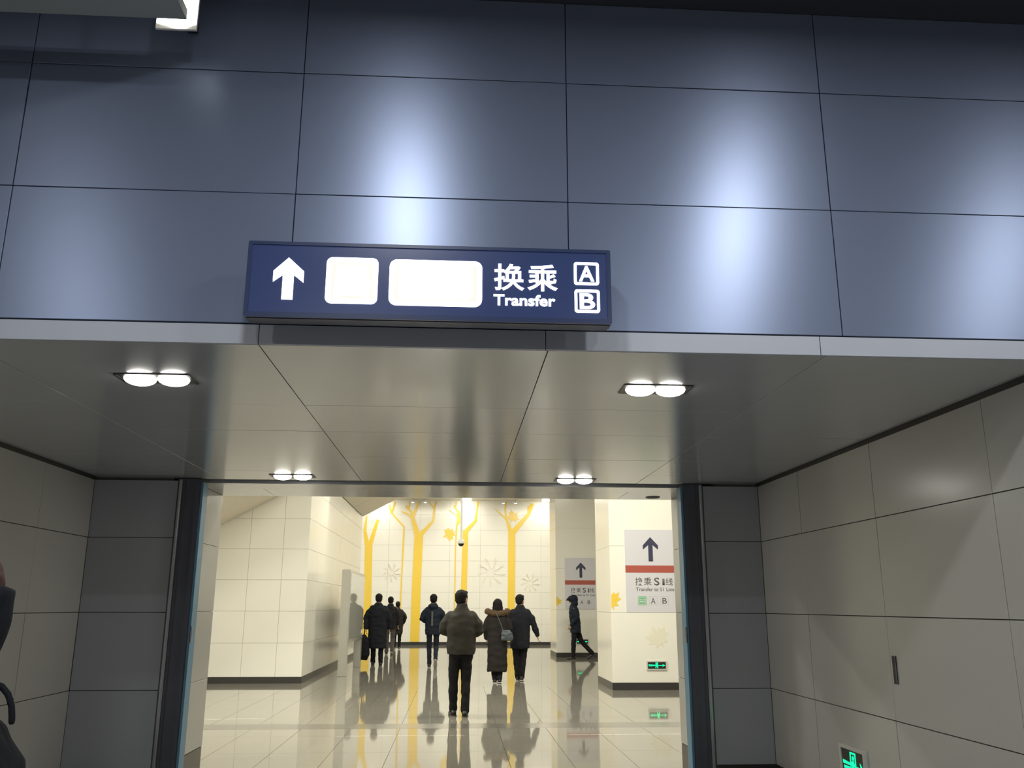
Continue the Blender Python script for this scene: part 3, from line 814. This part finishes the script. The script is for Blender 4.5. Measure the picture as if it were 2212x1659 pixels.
def ceiling_camera():
    x, y = 0.10, 20.0
    r = empty('ceiling_camera', (x, y, ZC))
    bm = bmesh.new(); disc_prism(bm, (0, 0, (3.03 - ZC) / 2), 0.022, ZC - 3.03, n=12)
    link('pole', bm_mesh('pole', bm), 'camera_white', r)
    bm = bmesh.new(); disc_prism(bm, (0, 0, -0.01), 0.07, 0.02, n=16)
    link('flange', bm_mesh('flange', bm), 'camera_white', r)
    bm = bmesh.new(); disc_prism(bm, (0, 0, 3.005 - ZC), 0.082, 0.06, n=20, r2=0.05)
    disc_prism(bm, (0, 0, 2.955 - ZC), 0.082, 0.04, n=20)
    link('housing', bm_mesh('housing', bm), 'camera_white', r)
    bm = bmesh.new(); bmesh.ops.create_uvsphere(bm, u_segments=18, v_segments=10, radius=0.068, matrix=Matrix.Translation((0, 0, 2.94 - ZC)))
    link('dome', bm_mesh('dome', bm, True), 'lamp_black', r)
    tag(r, 'small white dome camera hanging on a pole in front of the mural', 'camera')
ceiling_camera()

# smoke detector hole in the threshold soffit
sd = empty('ceiling_vent', (1.798, 7.93, ZS))
bm = bmesh.new(); disc_prism(bm, (0, 0, -0.004), 0.055, 0.008, n=20); link('cover', bm_mesh('cover', bm), 'slot_black', sd)
bm = bmesh.new(); disc_prism(bm, (0, 0, -0.003), 0.066, 0.006, n=20); link('ring', bm_mesh('ring', bm), 'frame_steel', sd)
tag(sd, 'small black round opening in the ceiling over the threshold, near the right guide', 'vent')

# ================================================================== PEOPLE
def _unit_sphere(nu=14, nv=9):
    v = [Vector((0, 0, -1))]
    for j in range(1, nv):
        t = -math.pi / 2 + math.pi * j / nv
        for i in range(nu):
            a = 2 * math.pi * i / nu
            v.append(Vector((math.cos(t) * math.cos(a), math.cos(t) * math.sin(a), math.sin(t))))
    v.append(Vector((0, 0, 1)))
    f = [(0, 1 + (i + 1) % nu, 1 + i) for i in range(nu)]
    for j in range(nv - 2):
        a, b = 1 + j * nu, 1 + (j + 1) * nu
        f += [(a + i, a + (i + 1) % nu, b + (i + 1) % nu, b + i) for i in range(nu)]
    a = 1 + (nv - 2) * nu
    f += [(a + i, a + (i + 1) % nu, len(v) - 1) for i in range(nu)]
    return v, f
US = _unit_sphere()

def sph(bm, c, r, sc=(1, 1, 1), rot=None):
    M = Matrix.Translation(c)
    if rot: M = M @ rot
    M = M @ Matrix.Diagonal((sc[0] * r, sc[1] * r, sc[2] * r, 1))
    vs = [bm.verts.new(M @ v) for v in US[0]]
    for f in US[1]: bm.faces.new([vs[k] for k in f])

def cap(bm, p0, p1, r0, r1, n=14):
    p0, p1 = Vector(p0), Vector(p1)
    d = p1 - p0
    if d.length < 1e-5: return
    Q = d.to_track_quat('Z', 'Y').to_matrix()
    a, b = [], []
    for k in range(n):
        t = 2 * math.pi * k / n
        e = Q @ Vector((math.cos(t), math.sin(t), 0))
        a.append(bm.verts.new(p0 + e * r0)); b.append(bm.verts.new(p1 + e * r1))
    for k in range(n): bm.faces.new((a[k], a[(k + 1) % n], b[(k + 1) % n], b[k]))
    bm.faces.new(a[::-1]); bm.faces.new(b)

def chain(bm, pts, rs):
    for i in range(len(pts) - 1): cap(bm, pts[i], pts[i + 1], rs[i], rs[i + 1])
    for p, r in zip(pts, rs): sph(bm, p, r)

def loft(bm, rings, n=28, sq=2.4):
    """rings (x, y, z, rx, ry) stacked, closed at both ends"""
    L = []
    for x, y, z, rx, ry in rings:
        row = []
        for k in range(n):
            a = 2 * math.pi * k / n
            c, s = math.cos(a), math.sin(a)
            row.append(bm.verts.new((x + rx * math.copysign(abs(c) ** (2 / sq), c), y + ry * math.copysign(abs(s) ** (2 / sq), s), z)))
        L.append(row)
    for a, b in zip(L, L[1:]):
        for k in range(n): bm.faces.new((a[k], a[(k + 1) % n], b[(k + 1) % n], b[k]))
    bm.faces.new(L[0][::-1]); bm.faces.new(L[-1])

def remesh(name, bm, voxel, smooth=2, fold=0.0, fold_scale=7.0, seed=0):
    me = bm_mesh('tmp', bm)
    ob = bpy.data.objects.new('tmp', me)
    md = ob.modifiers.new('r', 'REMESH'); md.mode = 'VOXEL'; md.voxel_size = voxel; md.use_smooth_shade = True
    out = evaluated_mesh(ob)
    bpy.data.meshes.remove(me)
    bm = bmesh.new(); bm.from_mesh(out)
    for _ in range(smooth): bmesh.ops.smooth_vert(bm, verts=bm.verts, factor=0.5, use_axis_x=True, use_axis_y=True, use_axis_z=True)
    if fold:
        bm.normal_update()
        off = Vector((seed * 3.1, seed * 1.7, 0))
        for v in bm.verts:
            p = Vector((v.co.x, v.co.y, v.co.z * 1.8)) * fold_scale + off
            v.co += v.normal * fold * noise.noise(p)
    bm.to_mesh(out); bm.free()
    out.name = name
    for p in out.polygons: p.use_smooth = True
    return out

def hand_geo(bm, wrist, d, thumb, s, curl):
    """palm and five fingers; d: direction of the hand, thumb: direction of the thumb side"""
    d = Vector(d).normalized(); t = Vector(thumb); t = (t - d * t.dot(d)).normalized(); n = d.cross(t)
    w = Vector(wrist)
    rot = Matrix((( t.x, n.x, d.x), (t.y, n.y, d.y), (t.z, n.z, d.z))).to_4x4()
    sph(bm, w + d * 0.045 * s, 0.05 * s, (0.86, 0.36, 1.05), rot)
    cap(bm, w - d * 0.02 * s, w + d * 0.03 * s, 0.026 * s, 0.028 * s)
    for k, (o, l) in enumerate(((0.030, 0.075), (0.010, 0.083), (-0.010, 0.077), (-0.029, 0.060))):
        p = w + d * 0.083 * s + t * o * s
        a = 0.25 * curl
        dirs = []
        pts = [p]
        for j, f in enumerate((0.45, 0.32, 0.23)):
            ang = a + curl * j * 0.45
            dd = d * math.cos(ang) + n * math.sin(ang)
            pts.append(pts[-1] + dd * l * f * s)
        chain(bm, pts, [0.0098 * s, 0.0092 * s, 0.0085 * s, 0.0075 * s])
    p = w + d * 0.025 * s + t * 0.034 * s
    q = p + (d * 0.65 + t * 0.7 + n * 0.15).normalized() * 0.036 * s
    chain(bm, [p, q, q + (d * 0.9 + t * 0.25 + n * 0.2).normalized() * 0.030 * s], [0.013 * s, 0.011 * s, 0.009 * s])

def person(loc, yaw, H, label, P):
    s = H / 1.78
    r = empty('person', loc, yaw)
    V = lambda x, y, z: Vector((x, y, z)) * s
    lean = P.get('lean', 0.0)
    def J(key, dflt): return V(*P.get(key, dflt))
    hipL, hipR = V(-0.09, 0, 0.93), V(0.09, 0, 0.93)
    knL, knR = J('kneeL', (-0.10, 0.02, 0.50)), J('kneeR', (0.10, 0.02, 0.50))
    anL, anR = J('ankleL', (-0.10, -0.02, 0.09)), J('ankleR', (0.10, -0.02, 0.09))
    ftL, ftR = P.get('footL', (0, 1, -0.12)), P.get('footR', (0, 1, -0.12))
    shL, shR = V(-0.185, lean, 1.45), V(0.185, lean, 1.45)
    elL, elR = J('elbowL', (-0.25, 0.0, 1.17)), J('elbowR', (0.25, 0.0, 1.17))
    wrL, wrR = J('wristL', (-0.25, 0.06, 0.92)), J('wristR', (0.25, 0.06, 0.92))
    hc = V(0, lean + 0.02 + P.get('head_back', 0.0), 1.665)
    turn = P.get('turn', 0.0); nod = P.get('nod', 0.0)
    HS = P.get('head', 1.09)
    HM = Matrix.Translation(hc) @ Matrix.Rotation(turn, 4, 'Z') @ Matrix.Rotation(nod, 4, 'X') @ Matrix.Scale(HS, 4)
    # ---- body: one continuous surface
    bm = bmesh.new()
    loft(bm, [(0, 0, 0.86 * s, 0.13 * s, 0.085 * s), (0, 0, 0.95 * s, 0.14 * s, 0.095 * s), (0, lean * 0.3, 1.08 * s, 0.12 * s, 0.08 * s), (0, lean * 0.6, 1.22 * s, 0.135 * s, 0.085 * s), (0, lean * 0.9, 1.36 * s, 0.15 * s, 0.085 * s), (0, lean, 1.45 * s, 0.13 * s, 0.065 * s), (0, lean, 1.50 * s, 0.07 * s, 0.058 * s)])
    cap(bm, V(0, lean, 1.44), V(0, lean + 0.012, 1.60), 0.066 * s, 0.056 * s)
    # head (rings in head space) with nose, ears, lips, brow
    hb = bmesh.new()
    loft(hb, [(0, 0.055, -0.118, 0.022, 0.022), (0, 0.040, -0.108, 0.040, 0.045), (0, 0.018, -0.080, 0.058, 0.070), (0, 0.004, -0.045, 0.068, 0.088), (0, 0, 0.0, 0.075, 0.097), (0, -0.003, 0.04, 0.077, 0.100), (0, -0.006, 0.075, 0.068, 0.088), (0, -0.008, 0.100, 0.046, 0.062), (0, -0.008, 0.114, 0.018, 0.026)], 24, 2.1)
    cap(hb, (0, 0.094, 0.012), (0, 0.113, -0.028), 0.008, 0.013)
    sph(hb, (0, 0.100, -0.034), 0.015, (1.2, 0.8, 0.7))
    sph(hb, (0, 0.088, -0.066), 0.022, (1.0, 0.5, 0.35))
    sph(hb, (0, 0.086, 0.030), 0.05, (1.0, 0.25, 0.22))
    for e in (-1, 1): sph(hb, (e * 0.077, -0.008, -0.008), 0.032, (0.32, 0.62, 1.0))
    for v in hb.verts: v.co = HM @ (v.co * s)
    tmp = bpy.data.meshes.new('h'); hb.to_mesh(tmp); hb.free(); bm.from_mesh(tmp); bpy.data.meshes.remove(tmp)
    for hp, kn, an, ft in ((hipL, knL, anL, ftL), (hipR, knR, anR, ftR)):
        chain(bm, [hp, (hp + kn) / 2, kn, kn + (an - kn) * 0.35, an], [0.075 * s, 0.060 * s, 0.043 * s, 0.043 * s, 0.032 * s])
        f = Vector(ft).normalized()
        chain(bm, [an - f * 0.03 * s + Vector((0, 0, -0.035 * s)), an + f * 0.13 * s + Vector((0, 0, -0.045 * s))], [0.032 * s, 0.028 * s])
    for sg, sh, el, wr, key in ((-1, shL, elL, wrL, 'handL'), (1, shR, elR, wrR, 'handR')):
        chain(bm, [sh * 1.0 - Vector((0, 0, 0.03 * s)), el, el + (wr - el) * 0.4, wr], [0.044 * s, 0.036 * s, 0.034 * s, 0.026 * s])
        hd = P.get(key)
        d = Vector(hd[0]) if hd else (wr - el)
        th = Vector(hd[1]) if hd else Vector((0, 1, 0.01))
        hand_geo(bm, wr, d, th, s, P.get('curl', 0.9))
    body = link('body', remesh('body', bm, 0.0085 * s, 1), 'skin', r)
    for e in (-1, 1):
        bm = bmesh.new(); sph(bm, HM @ (Vector((e * 0.031, 0.083, 0.006)) * s), 0.0125 * s)
        link('eye', bm_mesh('eye', bm, True), 'eye_white', body)
    # ---- hair or hood
    bm = bmesh.new()
    def hp(x, y, z): return HM @ (Vector((x, y, z)) * s)
    RH = Matrix.Rotation(turn, 4, 'Z') @ Matrix.Rotation(nod, 4, 'X')
    style = P.get('hair', 'short')
    if style != 'hood':
        sph(bm, hp(0, -0.018, 0.038), 0.1 * s * HS, (0.885, 0.99, 0.92), RH)
        sph(bm, hp(0, -0.030, -0.005), 0.1 * s * HS, (0.80, 0.84, 0.80), RH)
        sph(bm, hp(0.01, 0.035, 0.085), 0.055 * s * HS, (1.1, 0.8, 0.6), RH)
        if style == 'long':
            sph(bm, hp(0, -0.022, 0.015), 0.1 * s * HS, (1.02, 1.05, 1.12), RH)
            sph(bm, hp(0, -0.03, -0.06), 0.1 * s * HS, (1.10, 0.95, 1.30), RH)
            sph(bm, hp(0, -0.045, -0.13), 0.1 * s * HS, (1.25, 0.80, 1.05), RH)
        link('hair', remesh('hair', bm, 0.009 * s, 1, 0.006, 30), P.get('hair_mat', 'hair_black'), r)
    else:
        sph(bm, hp(0, -0.025, 0.02), 0.1 * s * HS, (1.10, 1.28, 1.22), RH)
        sph(bm, hp(0, 0.055, 0.055), 0.08 * s * HS, (1.0, 1.15, 0.75), RH)
        chain(bm, [hp(0, 0.06, 0.085), hp(0, 0.155, 0.045)], [0.05 * s, 0.022 * s])
        sph(bm, hp(0, -0.02, -0.10), 0.1 * s * HS, (1.15, 1.05, 0.9), RH)
        link('hood', remesh('hood', bm, 0.010 * s, 2, 0.006, 12), P['coat_mat'], r)
    # ---- coat: torso, sleeves, collar in one garment
    bm = bmesh.new()
    hem = P.get('hem', 0.80); fl = P.get('flare', 0.0); bulk = P.get('bulk', 1.0)
    rings = []
    for z, rx, ry, oy in ((hem, 0.195 + fl, 0.150 + fl, 0), (hem + 0.04, 0.200 + fl, 0.152 + fl, 0)):
        rings.append((0, oy, z * s, rx * bulk * s, ry * bulk * s))
    for z, rx, ry in ((0.95, 0.205, 0.155), (1.08, 0.200, 0.150), (1.22, 0.208, 0.155), (1.34, 0.208, 0.148), (1.42, 0.185, 0.130), (1.47, 0.140, 0.110), (1.505, 0.105, 0.095), (1.535, 0.085, 0.085)):
        if z > hem + 0.08: rings.append((0, lean * (z - 0.93) / 0.5, z * s, rx * bulk * s, ry * bulk * s))
    loft(bm, rings)
    ch = P.get('collar', 1.575)
    loft(bm, [(0, lean - 0.002, 1.46 * s, 0.10 * s, 0.095 * s), (0, lean, 1.52 * s, 0.086 * s, 0.084 * s), (0, lean + 0.004, ch * s, 0.080 * s, 0.082 * s)])
    for sh, el, wr in ((shL, elL, wrL), (shR, elR, wrR)):
        inner = Vector((sh.x * 0.80, sh.y, sh.z - 0.045 * s))
        chain(bm, [inner, (sh * 0.4 + el * 0.6), el, el + (wr - el) * 0.5, wr - (wr - el).normalized() * 0.012 * s], [0.082 * s * bulk, 0.075 * s * bulk, 0.066 * s * bulk, 0.060 * s * bulk, 0.050 * s * bulk])
    if P.get('high_collar'):
        loft(bm, [(0, -0.005, 1.44 * s, 0.085 * s, 0.080 * s), (0, -0.020, 1.55 * s, 0.090 * s, 0.098 * s), (0, -0.037, 1.685 * s, 0.096 * s, 0.114 * s), (0, -0.036, 1.697 * s, 0.094 * s, 0.110 * s)])
    if P.get('hood_down'):
        sph(bm, V(0, lean - 0.10, 1.50), 0.1 * s, (1.35, 0.75, 0.72))
    coat = link(P.get('coat_name', 'jacket'), remesh('coat', bm, 0.012 * s, 2, 0.016 * s, 6.5, seed=H * 7), P['coat_mat'], r)
    if P.get('coat_label'): coat['label'] = P['coat_label']
    # ---- trousers
    bm = bmesh.new()
    loft(bm, [(0, 0, 0.82 * s, 0.165 * s, 0.12 * s), (0, 0, 0.95 * s, 0.175 * s, 0.13 * s), (0, 0, 1.0 * s, 0.165 * s, 0.12 * s)])
    tw = P.get('leg_w', 1.0)
    for hpj, kn, an in ((hipL, knL, anL), (hipR, knR, anR)):
        chain(bm, [hpj, (hpj + kn) / 2, kn, (kn + an) / 2, an + Vector((0, 0, -0.01 * s))], [0.100 * s * tw, 0.088 * s * tw, 0.073 * s * tw, 0.068 * s * tw, 0.060 * s * tw])
    link('trousers', remesh('trousers', bm, 0.012 * s, 2, 0.012 * s, 7, seed=H * 5), P.get('trouser_mat', 'black_trousers'), r)
    # ---- shoes
    for an, ft in ((anL, ftL), (anR, ftR)):
        f = Vector(ft).normalized(); f2 = Vector((f.x, f.y, 0)).normalized()
        base = an + Vector((0, 0, -0.055 * s))
        bm = bmesh.new()
        chain(bm, [an + Vector((0, 0, -0.02 * s)), base - f * 0.045 * s, base + f * 0.06 * s, base + f * 0.16 * s], [0.05 * s, 0.042 * s, 0.044 * s, 0.036 * s])
        sh = link('shoe', remesh('shoe', bm, 0.009 * s, 2), 'shoe_black', r)
        side = f.cross(Vector((0, 0, 1))).normalized(); upv = side.cross(f)
        M = Matrix(((side.x, f.x, upv.x, base.x), (side.y, f.y, upv.y, base.y), (side.z, f.z, upv.z, base.z), (0, 0, 0, 1)))
        bm = bmesh.new()
        prof = [(0.036, -0.085), (0.042, -0.02), (0.048, 0.10), (0.036, 0.175), (0.0, 0.205), (-0.036, 0.175), (-0.048, 0.10), (-0.042, -0.02), (-0.036, -0.085), (0, -0.098)]
        poly_prism(bm, [(x * s, y * s) for x, y in prof], 0.022 * s, M @ Matrix.Translation((0, 0, -0.047 * s)))
        link('sole', bm_mesh('sole', bm), P.get('sole_mat', 'shoe_sole_dark'), sh)
    tag(r, label, 'person', 'people walking in the hall')
    return r, s

# man in olive jacket, both forearms in front
person((0.095, 13.66, 0), 0.0, 1.79, 'man in olive brown jacket and black trousers standing nearest, head turned right', dict(
    coat_mat='olive_jacket', hem=0.86, elbowL=(-0.275, 0.03, 1.20), elbowR=(0.275, 0.00, 1.20), wristL=(-0.12, 0.24, 1.13), wristR=(0.13, 0.24, 1.12), turn=-0.55,
    kneeL=(-0.105, 0.03, 0.50), ankleL=(-0.105, 0.03, 0.09), kneeR=(0.075, 0.02, 0.50), ankleR=(0.07, -0.10, 0.09), footL=(-0.25, 1, -0.1), footR=(0.12, 1, -0.1), bulk=1.06, leg_w=0.98, collar=1.60, lean=0.0))

# long black coat with round bag
person((-2.115, 24.9, 0), 0.0, 1.87, 'person in long black coat beside the light box, carrying a large dark bag', dict(
    coat_mat='black_coat', coat_name='long_coat', hem=0.42, flare=0.015, bulk=1.16, elbowL=(-0.31, -0.01, 1.17), wristL=(-0.30, -0.06, 0.92), elbowR=(0.29, 0.0, 1.17), wristR=(0.29, 0.08, 0.93),
    kneeL=(-0.10, 0.05, 0.50), ankleL=(-0.10, 0.06, 0.09), kneeR=(0.10, 0.03, 0.50), ankleR=(0.11, -0.12, 0.09)))
bagr = empty('travel_bag', (-2.45, 24.66, 0.15))
bm = bmesh.new(); loft(bm, [(0, 0, 0.0, 0.09, 0.10), (0, 0, 0.05, 0.135, 0.14), (0, 0, 0.20, 0.16, 0.155), (0, 0, 0.42, 0.145, 0.145), (0, 0, 0.58, 0.10, 0.11), (0, 0, 0.66, 0.05, 0.07)])
link('bag_body', remesh('bag_body', bm, 0.014, 3, 0.02, 6), 'bag_black', bagr)
bm = bmesh.new()
hpts = [(0, 0.07 * math.cos(t), 0.62 + 0.16 * math.sin(t)) for t in [k * math.pi / 8 for k in range(9)]]
chain(bm, [Vector(p) for p in hpts], [0.012] * 9)
link('handle', remesh('handle', bm, 0.007, 1), 'bag_black', bagr)
bm = bmesh.new(); bm_box(bm, (-0.172, -0.03, 0.18), (-0.155, 0.03, 0.26)); link('side_clip', bm_mesh('side_clip', bm), 'lamp_black', bagr)
tag(bagr, 'large rounded black bag hanging at the left of the long coat', 'bag')

person((-2.16, 30.1, 0), 0.0, 1.84, 'person in dark jacket and grey trousers, half hidden behind the long black coat', dict(
    coat_mat='charcoal_coat', hem=0.80, trouser_mat='grey_trousers', sole_mat='shoe_sole', kneeL=(-0.09, 0.10, 0.50), ankleL=(-0.09, 0.06, 0.09), kneeR=(0.10, 0.05, 0.50), ankleR=(0.10, -0.22, 0.14), footR=(0, 0.9, -0.5)))
person((-2.16, 33.9, 0), 0.0, 1.70, 'small distant person in dark knee coat to the right of the long coat group', dict(
    coat_mat='brown_black_coat', coat_name='knee_coat', hem=0.55, bulk=1.1, sole_mat='shoe_sole', kneeL=(-0.09, 0.06, 0.50), ankleL=(-0.09, -0.10, 0.10), elbowR=(0.30, 0, 1.18), wristR=(0.24, 0.14, 0.98)))
r5, s5 = person((-0.585, 23.95, 0), 0.0, 1.85, 'person in navy jacket with a grey vertical stripe on the back, before the wide tree', dict(
    coat_mat='navy_jacket', hem=0.80, trouser_mat='dark_jeans', sole_mat='shoe_sole', elbowL=(-0.285, -0.02, 1.18), elbowR=(0.285, -0.02, 1.18), wristL=(-0.17, 0.20, 1.10), wristR=(0.17, 0.20, 1.10), hood_down=True,
    kneeL=(-0.085, 0.06, 0.50), ankleL=(-0.075, 0.02, 0.09), kneeR=(0.09, 0.05, 0.50), ankleR=(0.085, -0.28, 0.22), footR=(0, 0.75, -0.8), leg_w=0.86))
box('back_stripe', (-0.045, -0.192, 1.05), (0.0, -0.150, 1.42), 'reflective_grey', r5, 0.006)

r6, s6 = person((0.90, 19.2, 0), 0.0, 1.70, 'woman in ankle length dark coat with brown fur hood and shoulder bag', dict(
    coat_mat='brown_black_coat', coat_name='long_coat', hem=0.24, flare=0.005, bulk=1.08, hair='long', elbowL=(-0.27, 0.0, 1.17), wristL=(-0.24, 0.10, 0.95), elbowR=(0.27, 0.0, 1.17), wristR=(0.22, 0.14, 0.98), sole_mat='shoe_sole',
    kneeL=(-0.08, 0.03, 0.50), ankleL=(-0.05, 0.02, 0.09), kneeR=(0.08, 0.03, 0.50), ankleR=(0.05, -0.05, 0.10)))
bm = bmesh.new()
for k in range(17):
    a = math.pi * (0.9 + 1.2 * k / 16)
    sph(bm, (0.215 * math.cos(a), 0.02 + 0.15 * math.sin(a), 1.435 + 0.025 * math.cos(2 * a)), 0.062)
link('fur_hood', remesh('fur_hood', bm, 0.010, 1, 0.022, 40), 'fur', r6)
bg = empty('shoulder_bag', (1.09, 18.97, 0.86))
bm = bmesh.new(); loft(bm, [(0, 0, 0.0, 0.11, 0.035), (0.005, 0, 0.03, 0.135, 0.05), (0, 0, 0.15, 0.12, 0.045), (-0.02, 0, 0.22, 0.085, 0.03)])
link('bag_body', remesh('bag_body', bm, 0.008, 2, 0.008, 10), 'bag_grey', bg)
bm = bmesh.new()
chain(bm, [Vector((-0.08, 0.0, 0.20)), Vector((-0.14, -0.005, 0.36)), Vector((-0.20, 0.005, 0.50)), Vector((-0.24, 0.03, 0.58))], [0.012] * 4)
link('strap', remesh('strap', bm, 0.006, 1), 'bag_grey', bg)
tag(bg, 'slate grey shoulder bag on a strap at the right hip of the woman', 'bag')

person((1.43, 19.85, 0), -0.05, 1.80, 'man in black knee length coat walking right of the woman, right arm swung out', dict(
    coat_mat='black_coat', coat_name='knee_coat', hem=0.66, bulk=1.05, turn=-0.5, elbowR=(0.30, -0.02, 1.17), wristR=(0.375, 0.02, 0.93), handR=((0.25, 0.1, -1), (0, 1, 0)), elbowL=(-0.25, 0.05, 1.17), wristL=(-0.22, 0.18, 0.98),
    sole_mat='shoe_sole', kneeL=(-0.085, 0.04, 0.50), ankleL=(-0.05, -0.02, 0.09), kneeR=(0.07, 0.04, 0.50), ankleR=(0.03, -0.15, 0.10)))

person((3.68, 27.45, 0), math.radians(82), 1.86, 'hooded person in dark jacket walking left in front of the shaded pillar', dict(
    coat_mat='navy_jacket', hem=0.74, hair='hood', nod=-0.25, lean=0.05, bulk=1.02, elbowL=(-0.24, -0.05, 1.17), wristL=(-0.20, 0.12, 0.95), elbowR=(0.24, -0.05, 1.17), wristR=(0.20, 0.12, 0.95),
    kneeL=(-0.09, 0.06, 0.50), ankleL=(-0.09, 0.08, 0.09), kneeR=(0.09, -0.16, 0.50), ankleR=(0.09, -0.48, 0.17), footR=(0, 0.8, -0.55)))

# person at the left picture edge, facing left, with a backpack
person((-1.197, 2.2, 0), math.radians(90), 1.70, 'close brown haired person in dark collar cut off by the left picture edge', dict(
    coat_mat='black_coat', hem=0.80, hair_mat='hair_brown', collar=1.53, bulk=0.70, lean=0.01, head_back=-0.035, head=1.0, high_collar=True, elbowL=(-0.24, 0.05, 1.17), wristL=(-0.20, 0.22, 1.05), elbowR=(0.24, 0.05, 1.17), wristR=(0.20, 0.22, 1.05)))
bp = empty('backpack', (-1.09, 2.2, 0.86))
bm = bmesh.new(); loft(bm, [(0.0, 0, 0.0, 0.06, 0.13), (0.01, 0, 0.04, 0.085, 0.15), (0.012, 0, 0.20, 0.09, 0.155), (0.008, 0, 0.36, 0.082, 0.145), (-0.01, 0, 0.44, 0.055, 0.11), (-0.02, 0, 0.47, 0.03, 0.06)])
link('bag_body', remesh('bag_body', bm, 0.010, 3, 0.008, 10), 'bag_black', bp)
bm = bmesh.new()
chain(bm, [Vector((0.01 + 0.055 * math.cos(t), 0.02, 0.455 + 0.085 * math.sin(t))) for t in [math.pi * (1 - k / 8) for k in range(9)]], [0.008] * 9)
link('grab_loop', remesh('grab_loop', bm, 0.005, 1), 'bag_black', bp)
bm = bmesh.new(); loft(bm, [(0.09, 0, 0.05, 0.02, 0.10), (0.10, 0, 0.12, 0.025, 0.11), (0.095, 0, 0.22, 0.02, 0.10)])
link('pocket', remesh('pocket', bm, 0.010, 2), 'bag_black', bp)
tag(bp, 'black backpack with a top loop worn by the person at the left picture edge', 'backpack')

bpy.data.scenes.remove(TMP)
